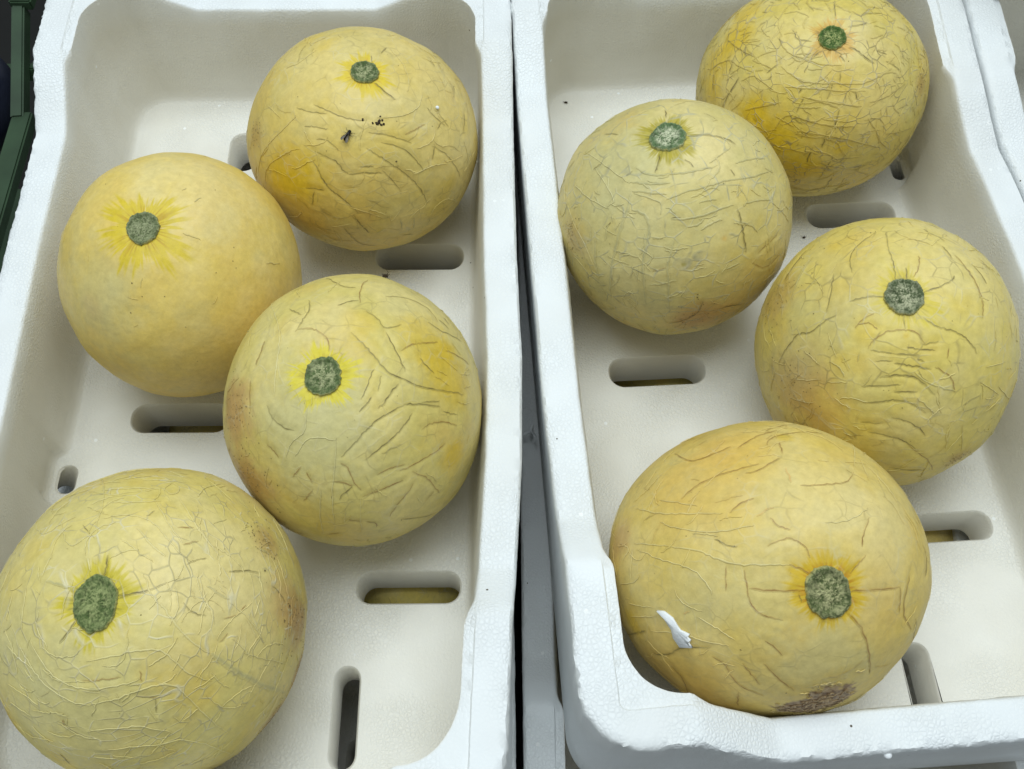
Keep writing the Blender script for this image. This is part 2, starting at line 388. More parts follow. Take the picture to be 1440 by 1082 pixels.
# slots: centre x, centre y, width, length (crate coordinates)
SLOTS_L = [(.2378, .350, .0585, .0197), (.0919, .2272, .0600, .0185), (.2392, .1175, .0590, .0180), (.2076, .0546, .0135, .0440), (.107, .444, .020, .034), (.0290, .186, .0105, .0170)]
SLOTS_R = [(.2333, .3647, .0616, .0192), (.0796, .2477, .0608, .0198), (.2335, .1311, .0610, .0168), (.1988, .0430, .0145, .0420), (.105, .458, .018, .034), (.2770, .404, .0085, .0190)]
RL = dict(f=(.052, .091, .209, .248), b=(.052, .091, .209, .248))
P_LEFT = dict(front=-.020, slots=SLOTS_L, ramp=dict(RL, r=(.0788, .103, .399, .4513), l=(.0788, .103, .388, .443)),
    dxl=[(0, .006), (.186, .006), (.30, .0007), (.388, -.0006), (.443, -.0062), (.52, -.008)],
    dxr=[(0, -.006), (.0746, -.002), (.103, .0007), (.164, .0043), (.225, .0052), (.298, .003), (.399, .0021), (.52, .001)],
    dyf=[(0, 0), (.3, 0)], pocket=('l', .186, .0065), rough='l')
P_RIGHT = dict(slots=SLOTS_R, ramp=dict(RL, l=(.089, .119, .4188, .472), r=(.089, .119, .350, .4064)),
    dxl=[(0, .001), (.1, 0), (.19, -.0019), (.42, -.0006), (.52, .0005)],
    dxr=[(0, .002), (.1, .005), (.27, .006), (.333, .003), (.406, -.0037), (.46, .002), (.52, .004)],
    dyf=[(0, .003), (.05, .0042), (.09, -.0030), (.21, -.0007), (.3, 0)], pocket=('r', .404, .0105), rough='f')
P_STD = dict(slots=SLOTS_R[:5], ramp=dict(RL, l=(.089, .119, .350, .4064), r=(.089, .119, .4188, .472)),
    dxl=[(0, .002), (.1, .005), (.27, .006), (.333, .003), (.406, -.0037), (.46, .002), (.52, .004)], dxr=[(0, 0), (.5, 0)], dyf=[(0, 0), (.3, 0)])
P_LOW = dict(P_STD, ramp=dict(RL, l=(.089, .119, .4188, .472), r=(.089, .119, .4188, .472)), dxl=[(0, 0), (.5, 0)])
RTH = math.radians(3.24)
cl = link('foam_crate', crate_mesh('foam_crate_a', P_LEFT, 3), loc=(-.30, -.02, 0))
tag(cl, 'white foam crate at left holding four melons, one of them smooth', 'crate', 'foam crates')
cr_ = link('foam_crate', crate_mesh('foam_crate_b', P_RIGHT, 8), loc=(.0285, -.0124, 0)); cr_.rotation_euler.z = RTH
tag(cr_, 'white foam crate at right holding four melons, its front rim in view', 'crate', 'foam crates')
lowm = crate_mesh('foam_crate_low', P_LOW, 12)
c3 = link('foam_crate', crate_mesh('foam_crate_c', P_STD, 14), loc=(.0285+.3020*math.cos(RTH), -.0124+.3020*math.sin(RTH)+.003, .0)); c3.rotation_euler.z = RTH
tag(c3, 'empty white foam crate cut off by the right edge of the photo', 'crate', 'foam crates')
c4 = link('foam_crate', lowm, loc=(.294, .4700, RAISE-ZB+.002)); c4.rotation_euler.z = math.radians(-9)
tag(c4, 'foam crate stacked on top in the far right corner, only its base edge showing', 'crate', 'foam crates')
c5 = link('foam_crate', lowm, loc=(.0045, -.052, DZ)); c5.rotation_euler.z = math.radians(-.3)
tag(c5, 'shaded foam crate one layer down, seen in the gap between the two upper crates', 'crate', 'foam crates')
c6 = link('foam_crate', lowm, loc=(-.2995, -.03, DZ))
tag(c6, 'foam crate underneath the left crate, seen only through the floor slots', 'crate', 'foam crates')

# ------------------------------------------------------------------ melon builder
PAL = {k: lin(v) for k, v in dict(y=(212, 184, 34), o=(212, 174, 82), n=(196, 194, 138), w=(228, 216, 152), t=(196, 164, 98),
       c=(166, 130, 70), k=(152, 130, 98), v=(150, 140, 20)).items()}
LCOL = {k: lin(v) for k, v in dict(d=(98, 86, 44), b=(138, 98, 46), t=(152, 130, 74), p=(214, 206, 158), g=(150, 149, 116), o=(206, 138, 58), k=(98, 76, 48), j=(190, 168, 128)).items()}
LSTR = dict(d=.95, b=.95, t=.68, p=.5, g=.6, o=.5, k=.85, j=.7)
LHGT = dict(d=.03, b=.03, t=.10, p=.16, g=.12, o=.02, k=.25, j=.3)
def m_net(s): return s.m.get('netk', .8)
class Melon:
    def __init__(s, m, seed):
        s.m = m; s.seed = seed; s.E = np.array([m['rx'], m['rv'], m['rv']])*m.get('shrink', 1)
        s.C = np.array([0, 0, m['rv']])       # relative to the point it stands on
        n = np.array(m['pole']); n = n/np.linalg.norm(n); e1 = np.array([1., 0, 0])-n*n[0]; e1 /= np.linalg.norm(e1)
        s.n, s.e1, s.e2 = n, e1, np.cross(n, e1)
        # wrinkles: the rind sinks along the cracks and swells along the corky ridges
        gr, rd = [], []
        for L in m['lines'].split('\n'):
            f = L.split(); a = np.radians(np.array([[float(v) for v in w.split(',')] for w in f[1:]])/10)
            d = s.dirs(a[:, 0], a[:, 1]); q = [d[i]*(1-t)+d[i+1]*t for i in range(len(d)-1) for t in np.linspace(0, 1, 7)]
            q = np.array(q); q /= np.linalg.norm(q, axis=1)[:, None]
            (gr if f[0][0] in 'dbo' else rd).append(q)
        s.groove = np.concatenate(gr).astype(np.float32) if gr else None; s.ridge = np.concatenate(rd).astype(np.float32) if rd else None
        s.patch = []
        for L in m['patches'].split(';'):
            t, a, r, st = L.split(); th, ph = (float(v)/10 for v in a.split(','))
            s.patch.append((t, s.dirs(np.radians([th]), np.radians([ph]))[0], float(r)/1000/m['rv'], float(st)))
    def dirs(s, th, ph):
        th = np.asarray(th); ph = np.asarray(ph)
        return (np.cos(th)[:, None]*s.n+(np.sin(th)*np.cos(ph))[:, None]*s.e1+(np.sin(th)*np.sin(ph))[:, None]*s.e2)
    def angles(s, u):
        return np.arccos(np.clip(u@s.n, -1, 1)), np.arctan2(u@s.e2, u@s.e1)
    def surf(s, u):
        th = np.arccos(np.clip(u@s.n, -1, 1)); ts = s.m['scar']
        low = sstep(u[:, 2], -.9, -.5)
        f = 1+.044*(fbm(u*2.1+s.seed, s.seed, 2)-.5)*low+.010*(fbm(u*7+s.seed, s.seed+3, 3)-.5)*low
        u32 = u.astype(np.float32); wv = .6+.8*vnoise(u*9, s.seed+91)
        def near(P): return np.arccos(np.clip((u32@P.T).max(1), -1, 1))
        if s.groove is not None:
            d = near(s.groove); f = f-.0024*wv*np.exp(-(d/.022)**2)+.0021*wv*np.exp(-((d-.050)/.026)**2)
        if s.ridge is not None:
            d = near(s.ridge); f = f+.0026*wv*np.exp(-(d/.022)**2)
        f = f-.036*np.exp(-(th/(ts*1.5))**2)
        return s.C+u*s.E*f[:, None]
    def normal(s, u):
        q = u/s.E; return q/np.linalg.norm(q, axis=1)[:, None]
    def colour(s, u):
        m = s.m; sd = s.seed; base = lin(m['base'])
        c = np.tile(base, (len(u), 1))
        a = fbm(u*2.3+sd, sd+11, 4)[:, None]; b = fbm(u*5.1+sd*2, sd+21, 4)[:, None]
        c = c+(PAL['w']-c)*np.clip((a-.5)*2.0, 0, .35)
        c = c+(PAL['o']-c)*np.clip((.47-a)*1.2, 0, .2)
        c = c+(PAL['n']-c)*np.clip((b-.52)*1.6, 0, .22)
        c = c+(PAL['y']-c)*np.clip((.42-b)*1.2, 0, .2)
        w1 = fbm(u*6+sd*3, sd+31, 4)-.5; w2 = fbm(u*34+sd, sd+41, 3)-.5
        for t, d, r, st in s.patch:
            if t == 'c': st *= 1.5
            if t == 'o': st *= .65
            ang = np.arccos(np.clip(u@d, -1, 1))
            x = ang/r+w1*.9+w2*(.5 if t != 'k' else .9)
            w = (sstep(1-x, -.25, .75) if t != 'k' else sstep(1-x, 0, .3))*st
            cc = PAL[t]
            if t == 'k':
                kk = sstep(fbm(u*60, sd+51, 4), .38, .62)[:, None]; cc = lin((172, 148, 108))*kk+lin((116, 92, 58))*(1-kk)
            c = c+(cc-c)*w[:, None]
        # halo of streaks round the stem scar
        th, ph = s.angles(u); ts = m['scar']; fl = m['flame']
        ring = np.column_stack([np.cos(ph), np.sin(ph), th*.35])
        l = vnoise(ring*1.7+sd, sd+61)*.9+vnoise(ring*8+sd, sd+62)*.6+vnoise(ring*23+sd, sd+63)*.7
        ln = fl[1]*1.45*np.clip(l-.52, .05, 1.4)
        x = (th-ts*.9)/ln
        w = sstep(1-x, 0, .5)*fl[2]*1.2*(.78+.7*(vnoise(ring*26, sd+64)-.25))
        cc = lin(fl[0])*np.array([1., 1.08, 1.1]); w = np.clip(w, 0, 1)*.82
        c = c+(cc-c)*w[:, None]
        w = np.clip(sstep(1-x*1.9, 0, .8)*.5*sstep(vnoise(ring*15, sd+65), .45, .7), 0, 1)
        c = c+(lin(fl[3])-c)*w[:, None]
        return c*np.array([.985, .92, .93])
    def rind(s):
        rings = np.concatenate([np.linspace(0, .62, 70)[1:], np.linspace(.62, 2.1, 110)[1:], np.linspace(2.1, math.pi, 30)[1:-1]]); NP = 300
        TH, PH = np.meshgrid(rings, np.arange(NP)*2*math.pi/NP, indexing='ij')
        u = np.concatenate([s.n[None], s.dirs(TH.ravel(), PH.ravel()), -s.n[None]])
        V = s.surf(u); nr = len(rings)
        idx = 1+np.arange(nr)[:, None]*NP+np.arange(NP)[None]; nx = np.roll(idx, -1, 1)
        q = np.stack([idx[:-1], idx[1:], nx[1:], nx[:-1]], -1).reshape(-1, 4)
        z = np.zeros(NP, int)
        return mesh_np('rind', V, [q, np.column_stack([z, idx[0], nx[0]]), np.column_stack([z+len(V)-1, nx[-1], idx[-1]])], True, s.colour(u), np.full(len(V), m_net(s)), s.polvec(u))
    def polvec(s, u):
        return np.column_stack([u@s.e1, u@s.e2, (u@s.n)*s.m.get('stretch', 1.5)])+s.seed*1.37
    def lines(s):
        rg = np.random.default_rng(s.seed*7+1); m = s.m; out = []      # kind, half width mm, dirs, strength
        for L in m['lines'].split('\n'):
            f = L.split(); a = np.array([[float(v) for v in w.split(',')] for w in f[1:]])/10
            out.append((f[0][0], float(f[0][1:]), s.dirs(np.radians(a[:, 0]), np.radians(a[:, 1])), 1.))
        for kind, n, mode, l0, l1, wd, st, t0, t1 in m['net']:
            for _ in range(n):
                th = math.acos(rg.uniform(math.cos(t1), math.cos(t0))); ph = rg.uniform(0, 2*math.pi)
                ln = rg.uniform(l0, l1)/1000/m['rv']; k = max(4, int(ln/.022)); st_ = ln/k
                hd = dict(ring=0, mer=math.pi/2, any=rg.uniform(0, math.pi))[mode]+rg.normal(0, .22)
                pts = []; w = rg.normal(0, .05)
                for i in range(k+1):
                    pts.append((th, ph)); w += rg.normal(0, .07); hd += w; w *= .8
                    ph += st_*math.cos(hd)/max(math.sin(th), .2); th += st_*math.sin(hd)
                    th = abs(th)
                pts = np.array(pts)
                if pts[:, 0].min() < m['scar']*1.5: continue
                out.append((kind, wd*rg.uniform(.6, 1.25), s.dirs(pts[:, 0], pts[:, 1]), st*rg.uniform(.35, 1.)))
        for t, d, r, stg in s.patch:
            if t == 'k':
                for _ in range(int(r*260)):
                    q = d+rg.normal(0, r*.42, 3); q /= np.linalg.norm(q); tg = np.cross(q, rg.normal(0, 1, 3)+np.array([0, 0, 1.])*2); tg /= np.linalg.norm(tg)
                    pp = [q+tg*x+np.cross(q, tg)*rg.normal(0, .008) for x in np.linspace(-.03, .03, 5)*rg.uniform(.5, 1.2)]
                    pp = np.array(pp); out.append((rg.choice(['k', 'j']), rg.uniform(.25, .55), pp/np.linalg.norm(pp, axis=1)[:, None], .9))
        return out
    def netting(s):
        V, F, C, HH = [], [], [], []; nv = 0; rg = np.random.default_rng(s.seed*13+5)
        prof = np.array([-1., -.5, 0, .5, 1]); wt = np.array([0, .55, 1, .55, 0]); hp = np.array([-.35, .7, 1, .7, -.35])
        U = []; wts = []; lc = []
        for kind, hw, d, st in s.lines():
            # smooth resample
            k = len(d)
            if k > 2:
                sub = 7 if st == 1. else 2; t = np.linspace(0, k-1, (k-1)*sub+1); i = np.clip(t.astype(int), 0, k-2); f = (t-i)[:, None]
                p0 = d[np.maximum(i-1, 0)]; p1 = d[i]; p2 = d[i+1]; p3 = d[np.minimum(i+2, k-1)]
                q = .5*((2*p1)+(-p0+p2)*f+(2*p0-5*p1+4*p2-p3)*f**2+(-p0+3*p1-3*p2+p3)*f**3)
            else:
                f = np.linspace(0, 1, 9)[:, None]; q = d[0]*(1-f)+d[1]*f
            n = len(q)
            q = q+(np.column_stack([vnoise(q*55+z, s.seed+70) for z in (0, 13, 29)])-.5)*.012+(np.column_stack([vnoise(q*160+z, s.seed+71) for z in (0, 13, 29)])-.5)*.005
            q /= np.linalg.norm(q, axis=1)[:, None]
            tg = np.gradient(q, axis=0); tg /= np.linalg.norm(tg, axis=1)[:, None]+1e-9
            sd = np.cross(q, tg); sd /= np.linalg.norm(sd, axis=1)[:, None]+1e-9
            e = np.linspace(0, 1, n); taper = np.clip(np.minimum(e, 1-e)*5, 0, 1)**.6
            nz = vnoise(q*45, s.seed+72); w = hw*((1.55 if st == 1. else 1.2) if kind in 'dbg' else 1.15)/1000/s.m['rv']*(.35+.65*taper)*(.65+.7*nz)
            sm = st*LSTR[kind]*(.25+.75*taper)*(.45+.75*vnoise(q*28, s.seed+73))
            uu = q[:, None, :]+sd[:, None, :]*(prof[None, :, None]*w[:, None, None]); uu /= np.linalg.norm(uu, axis=2)[..., None]
            U.append(uu.reshape(-1, 3)); wts.append((sm[:, None]*wt[None]).ravel()); lc.append(np.tile(LCOL[kind], (n*5, 1)))
            HH.append(((LHGT[kind]*(.4+.6*taper))[:, None]*hp[None]).ravel()/1000)
            b = nv+np.arange(n-1)[:, None]*5+np.arange(4)[None]
            F.append(np.stack([b, b+5, b+6, b+1], -1).reshape(-1, 4)); nv += n*5
        # small dark specks and fly spots
        spots = [tuple(float(v) for v in L.split(',')) for L in s.m['spots'].split(';')]
        for _ in range(s.m.get('specks', 40)):
            spots.append((math.degrees(math.acos(rg.uniform(-.3, .98)))*10, rg.uniform(-1800, 1800), rg.uniform(.08, .22)))
        for t, d, r, stg in s.patch:
            if t != 'c': continue
            for _ in range(int(260*stg)):
                q = d+rg.normal(0, r*.5, 3); q /= np.linalg.norm(q); a, b = s.angles(q[None]); spots.append((math.degrees(a[0])*10, math.degrees(b[0])*10, rg.uniform(.10, .55)*rg.uniform(.4, 1)))
        FT = []
        for th, ph, r in spots:
            c = s.dirs(np.radians([th/10]), np.radians([ph/10]))[0]; a = np.cross(c, s.e1+.01); a /= np.linalg.norm(a); b2 = np.cross(c, a)
            ang = np.arange(8)*math.pi/4; rr = r/1000/s.m['rv']*rg.uniform(.7, 1.35, 8)
            rim = c+np.cos(ang)[:, None]*a*rr[:, None]+np.sin(ang)[:, None]*b2*rr[:, None]
            inn = c+(rim-c)*.62
            uu = np.concatenate([c[None], inn, rim]); uu /= np.linalg.norm(uu, axis=1)[:, None]
            U.append(uu); wts.append(np.concatenate([[1.], np.full(8, .9), np.zeros(8)])*(.9 if r > .25 else .6)); lc.append(np.tile(lin((66, 54, 32)), (17, 1)))
            HH.append(np.concatenate([[.10], np.full(8, .08), np.full(8, -.04)])/1000)
            for i in range(8):
                j = (i+1) % 8; FT.append((nv, nv+1+i, nv+1+j)); F.append(np.array([[nv+1+i, nv+9+i, nv+9+j, nv+1+j]]))
            nv += 17
        u = np.concatenate(U); w = np.concatenate(wts)[:, None]; c0 = s.colour(u)
        cols = c0*(1-w)+np.concatenate(lc)*w
        P = s.surf(u)+s.normal(u)*(np.concatenate(HH)+.00020)[:, None]
        return mesh_np('netting', P, [np.concatenate(F), np.array(FT)], True, cols, np.full(len(P), m_net(s)), s.polvec(u))
    def scar(s):
        ts = s.m['scar']; NP, nr = 120, 30; el = s.m.get('oval', (0, 0))
        ph = np.arange(NP)*2*math.pi/NP; rr = np.linspace(0, 1, nr+1)[1:]
        R, PH = np.meshgrid(rr, ph, indexing='ij'); R = R.ravel(); PH = PH.ravel()
        cs = lambda f: np.column_stack([np.cos(PH)*f, np.sin(PH)*f, PH*0+s.seed])
        edge = ts*(1+el[0]*np.cos(2*(PH-el[1]))+.12*(vnoise(cs(1.6), 5)-.5)+.09*(vnoise(cs(7), 6)-.5)+.05*(vnoise(cs(15), 7)-.5))
        th = np.concatenate([[0], R*edge]); phi = np.concatenate([[0], PH]); r1 = np.concatenate([[0], R])
        u = s.dirs(th, phi); P = s.surf(u); X = np.column_stack([th*np.cos(phi), th*np.sin(phi), 0*th])/ts
        nz = fbm(X*4+s.seed, s.seed+81, 4); nf = fbm(X*np.array([17., 17, 1])+s.seed+vnoise(X*6, 3)[:, None]*2, s.seed+82, 3)
        h = (.0005*(1-r1**4)+.0007*np.exp(-((r1-.84)/.10)**2)*(.4+nz)-.0007*np.exp(-((r1-.55)/.2)**2)+(nz-.5)*.0014*(1-r1**6)+(nf-.5)*.0013*(1-r1**6))-.0016*(r1 > .97)+.0011
        P = P+s.normal(u)*h[:, None]
        g = s.m.get('scarcol', ((82, 98, 56), (166, 168, 124))); rk = s.m.get('ringy', .6)
        pp = np.column_stack([np.cos(phi)*5, np.sin(phi)*5, r1*1.6+s.seed]); bl = vnoise(pp, s.seed+83)
        t = sstep(nf*.6+nz*.4, .36, .62)*(.35+.65*(1-sstep(r1, .45, .8)*rk))
        t = t*(1-rk*sstep(bl, .35, .6)*np.exp(-((r1-.78)/.16)**2))
        t = np.clip(t, 0, 1)[:, None]; c = lin(g[0])*(1-t)+lin(g[1])*t
        e = (sstep(r1, .9, .985)*(.35+.5*sstep(bl, .6, .3)))[:, None]; c = c*(1-e)+lin((186, 176, 104))*e
        dk = (sstep(vnoise(X*9+3, s.seed+85), .68, .8)*.4*sstep(r1, .2, .5))[:, None]; c = c*(1-dk)+lin((38, 44, 22))*dk
        F = [(0, 1+i, 1+(i+1) % NP) for i in range(NP)]
        for j in range(nr-1):
            for i in range(NP):
                a = 1+j*NP; i2 = (i+1) % NP; F.append((a+i, a+NP+i, a+NP+i2, a+i2))
        return mesh_np('stem_scar', P, F, True, c)
MELONS = {}
MELONS['L1'] = dict(centre=(-0.0939, 0.3707), rx=0.0730, rv=0.0697, pole=(0.1251, -0.1310, 0.9835),
  patches='c 678,-1643 8.7 .25;y 669,-1289 21.8 .9;y 501,-1196 13.1 .4;o 730,-883 8.7 .5;o 830,-1164 17.4 .35;w 359,58 29.0 .4;o 603,-1332 3.6 .6',
  spots='168,247,0.29;424,-1137,0.29;452,-671,0.65;476,-667,0.36;398,-309,0.29;357,716,0.29;902,-1142,0.29;715,-770,0.29;334,-1619,0.29;544,-1354,0.29;278,-557,0.29',
  lines='''d0.38 497,-1213 521,-1158 563,-1111 600,-1059 623,-1009 662,-949 710,-904
d0.38 713,-931 761,-909 808,-877 853,-853
d0.36 823,-976 883,-945 955,-909 994,-861 1010,-817
d0.31 451,-1216 450,-1114 457,-1053 490,-1003 502,-975
d0.29 502,-975 489,-885 493,-768
d0.31 370,-864 402,-796 451,-717 508,-649 586,-590 672,-558 744,-546
d0.45 65,-477 122,-459 193,-423
d0.29 111,764 71,654
b0.33 348,-544 353,-438 361,-345
d0.24 302,-842 319,-702 358,-592 394,-528
d0.26 324,-214 378,-230 453,-221
d0.24 390,-179 473,-207
d0.24 399,-1237 378,-1170 391,-1093 406,-1062
d0.24 385,-1369 353,-1295 329,-1191
p0.24 431,-515 443,-429 440,-359 415,-309
d0.26 467,-400 539,-351 631,-324 738,-311
p0.29 543,-590 543,-531 549,-453 589,-369
d0.24 482,-766 545,-711 611,-680
d0.26 652,-1197 629,-1139 617,-1092
d0.26 643,-1142 733,-1140
d0.24 363,-1540 314,-1413 274,-1283
d0.24 284,-1456 253,-1232 248,-1010 245,-847
p0.26 818,-1502 699,-1518 589,-1505 479,-1486 385,-1481
p0.26 812,-1438 722,-1449 602,-1404 529,-1362
d0.24 488,144 476,31
d0.24 476,-388 522,-445
d0.24 349,-751 404,-604 478,-545 548,-518
g0.36 771,-701 863,-691
g0.36 794,-627 897,-633
g0.33 855,-820 825,-778
g0.33 932,-688 963,-628
p0.26 727,-749 773,-745 712,-697
p0.26 836,-549 789,-494 815,-405 1027,-295
p0.26 608,-181 710,-211 840,-284 934,-324
p0.24 448,555 473,479 428,306
p0.24 374,598 371,413
p0.24 210,-201 205,-23 193,274 210,590
p0.24 277,-94 289,-277 270,-471 238,-748
d0.24 459,-913 460,-818
d0.24 149,630 209,622
d0.24 428,-288 429,-223 451,-175
d0.24 562,-18 584,-141
d0.24 396,341 394,273''')
MELONS['L2'] = dict(centre=(-0.1933, 0.2650), rx=0.0691, rv=0.0719, pole=(-0.0080, -0.2347, 0.9720),
  patches='w 321,450 38.4 .5;n 347,-1298 32.5 .45;o 71,-1756 22.2 .3;t 440,-1306 8.9 .25;o 690,-418 44.3 .25',
  spots='33,953,0.37;375,396,0.30;412,-152,0.37;437,-183,0.30;368,-283,0.37;311,-714,0.30;356,1322,0.30;242,-999,0.59;295,-900,0.30;467,-670,0.30;660,-707,0.30;371,-1002,0.44;786,20,0.30;400,-61,0.30;592,-641,0.22;893,-1217,0.30;800,-744,0.30',
  lines='''g0.20 244,523 271,521
g0.20 248,336 288,357
g0.22 579,-69 671,-33
g0.20 173,-64 255,-90
g0.20 217,-883 256,-903''')
MELONS['L3'] = dict(centre=(-0.0861, 0.1743), rx=0.0709, rv=0.0749, pole=(-0.0828, -0.2390, 0.9675),
  patches='c 473,-1681 17.9 .5;c 615,-1393 17.9 .45;c 852,-1238 11.9 .4;n 227,-1106 41.7 .7;y 471,236 19.4 .5;y 570,204 8.9 .6;y 680,-269 10.4 .8;y 548,66 20.9 .6;y 264,608 10.4 .5;t 454,-1656 20.9 .7;t 636,-1391 23.8 .6;w 230,959 22.4 .4;o 549,-223 10.4 .4',
  spots='508,-1211,0.45;730,-632,0.45;649,1598,0.52;654,-1200,0.45;442,-1504,0.37;505,-1488,0.45;498,-1590,0.30;427,-1753,0.30;404,-1670,0.52;454,-1656,0.37;477,-1770,0.30;481,-1434,0.37;363,-1609,0.37;497,-1465,0.30;975,-586,0.30;542,-1368,0.30;477,1744,0.37;488,1684,0.45;538,-1680,0.37;565,-1583,0.30;576,-1475,0.37;394,-1417,0.45;403,-1294,0.30',
  lines='''d0.39 204,602 199,376 223,170 258,46 312,0 382,-28 471,-26 577,-12 652,-6
d0.39 346,-170 407,-136 509,-104
d0.31 319,-783 289,-652 272,-528 272,-404 302,-263 346,-170
d0.31 363,-637 360,-508 368,-369 380,-270 387,-202
d0.39 302,-43 280,-116 266,-208 254,-291
d0.31 200,-435 206,-314 210,-228
b0.31 340,-793 368,-752 423,-747 473,-725
b0.31 405,-870 425,-796 443,-757
d0.31 439,-755 470,-828 493,-850
b0.31 500,-738 508,-654 520,-569 539,-514
b0.28 666,-667 620,-599 585,-486
b0.31 538,-455 625,-430 761,-436
b0.28 442,-610 453,-531 487,-456
b0.28 490,-502 523,-412 571,-315 598,-253
b0.28 456,-255 493,-202 558,-166 626,-155
d0.28 308,388 307,264 318,130 329,51
d0.26 330,618 326,513 320,416 391,383
d0.33 400,1071 323,1072 274,1135 233,1250
d0.31 403,1211 346,1178 307,1142
b0.31 237,1214 209,1079 172,952 141,840 97,788
b0.31 364,703 445,755 575,770
d0.24 322,848 354,785 378,723
d0.24 617,999 475,887 461,788
b0.28 331,209 402,238 471,236 535,240
d0.24 406,150 436,94 473,61
b0.24 567,197 653,172 743,151
d0.24 539,359 609,300 749,261
d0.31 259,-1576 262,-1475 252,-1332 236,-1205
b0.35 350,1480 328,1577 332,1659
p0.31 636,1288 342,1331 237,1476 203,1753 213,-1619
p0.28 103,-1324 167,-1129 227,-1106 294,-1193 352,-1191
p0.28 87,-1173 124,-1109
p0.31 329,-1127 253,-1064 235,-911 250,-789
p0.31 242,-771 341,-832 440,-879 628,-910
p0.28 440,-940 581,-970 722,-979
p0.28 501,-746 729,-816
p0.26 537,-835 630,-867
b0.28 380,-1037 421,-994
b0.28 451,-996 523,-1052
b0.28 422,-1120 364,-1076
b0.24 365,-1363 364,-1299 380,-1248
b0.28 652,-769 672,-739 708,-736
b0.24 607,-843 635,-801
b0.24 732,-969 712,-905
d0.22 181,-310 185,-51 206,89
d0.22 225,-156 231,6
d0.24 529,-124 619,-108
d0.24 416,-120 505,-79
b0.24 343,1772 345,-1718 358,-1614
g0.24 423,-1688 455,-1579
d0.24 726,-631 795,-575 904,-504
d0.26 459,-884 504,-892
d0.20 475,614 554,535 616,439 613,354
d0.24 695,382 701,344
d0.24 630,370 671,318''')
MELONS['L4'] = dict(centre=(-0.1761, 0.0581), rx=0.0726, rv=0.0761, pole=(-0.0252, -0.1619, 0.9865),
  patches='c 827,-5 16.8 .5;c 686,283 10.7 .4;c 1012,-370 12.2 .5;c 1030,-174 10.7 .5;n 364,-940 42.8 .5;w 410,139 42.8 .5;y 686,-1399 10.7 .8;y 636,-1111 12.2 .5;t 747,49 16.8 .6;t 1031,-186 10.7 .7;n 337,-1490 30.6 .4;w 229,466 22.9 .3',
  spots='630,318,0.61;640,345,0.31;623,292,0.31;677,289,0.38;616,163,0.61;751,34,0.92;761,14,0.61;724,-21,0.69;717,-110,0.46;841,-136,0.46;680,619,0.38;469,284,0.31;162,-132,0.31;681,81,0.38;752,348,0.46;1002,-432,0.53;1006,-408,0.46;961,-75,0.46;995,-463,0.38;639,246,0.38;653,240,0.38;840,17,0.38;926,-26,0.38;746,434,0.46;777,391,0.53;754,482,0.31;847,133,0.31',
  lines='''p0.42 216,14 262,-107 337,-196 422,-226
g1.04 426,-224 497,-238 586,-254 707,-261 924,-263
p0.38 180,-929 185,-630 215,-436 272,-333 333,-343 396,-352 485,-332
p0.38 324,-916 315,-752 319,-607 349,-487 387,-443 458,-446 559,-458 714,-466
p0.30 258,-1529 258,-1380 265,-1209 267,-1036 270,-866 276,-684 292,-553
p0.30 314,-1563 307,-1392 312,-1217 320,-1025 324,-916
p0.28 378,-1606 337,-1490 304,-1363
p0.28 202,-1747 219,-1606 207,-1387
p0.28 426,-951 420,-807 448,-682 524,-599
p0.28 506,-905 509,-781 545,-664 588,-579 737,-531 981,-541
p0.28 305,969 318,821 321,662 310,524 310,367 337,263
p0.38 279,694 255,510 264,374
p0.28 225,772 210,559 223,379
p0.28 404,717 348,546 337,384
p0.28 475,650 426,518 416,381 435,269
p0.23 469,1044 461,897 486,753
p0.23 384,984 380,833 414,691
p0.23 544,736 532,691 486,668 470,694 494,736 544,736
p0.34 530,589 609,610 703,602
p0.28 178,326 189,69 227,-32
p0.25 275,177 306,262
p0.26 263,140 273,-23 259,-151
d0.38 78,184 127,136 181,145 238,170
p0.30 238,170 285,183
d0.42 163,845 124,808 95,803
p0.47 162,1088 110,1086
g0.57 202,1573 151,1544 78,1495
d0.42 166,-1319 117,-1340 80,-1374
p0.38 80,-1374 49,-1383 24,-1416
p0.38 105,-1335 85,-1051 80,-649
p0.30 121,-1564 108,1775 119,1395
d0.32 289,17 321,-41 371,-52
d0.32 458,170 516,167 593,157
d0.26 317,265 359,269 389,263
b0.26 434,-56 485,-28 517,18
b0.26 445,-160 466,-114
b0.26 361,498 405,449
b0.25 337,384 389,371
p0.26 344,187 346,68 378,-23
p0.25 448,26 508,-19 581,-78 643,-132
p0.25 483,-135 539,-156 590,-183
p0.25 547,-177 662,-172 829,-163
p0.25 407,110 448,39
p0.25 523,-41 590,-109
d0.23 305,1118 226,1018
d0.23 333,697 368,679
d0.26 582,-1106 644,-1076
b0.34 401,-1079 427,-1073
d0.25 368,-549 422,-596
b0.23 267,-527 303,-557
b0.23 331,-638 372,-554 398,-478
p0.23 467,-1451 413,-1331 403,-1229
p0.23 518,-1398 469,-1265
p0.23 621,1390 409,1382 371,1276 360,1166
p0.23 511,-533 515,-445
p0.23 501,-394 592,-396 680,-348
g0.38 367,114 406,66 448,39
d0.23 643,106 681,81 726,47
g0.57 269,-917 272,-825
g0.45 614,261 667,233
b0.28 249,-996 243,-835 255,-663
p0.23 678,1107 487,1036 327,988
p0.23 384,1255 239,1235 254,1014
p0.23 282,1674 286,-1637
p0.25 353,1736 368,-1741''')
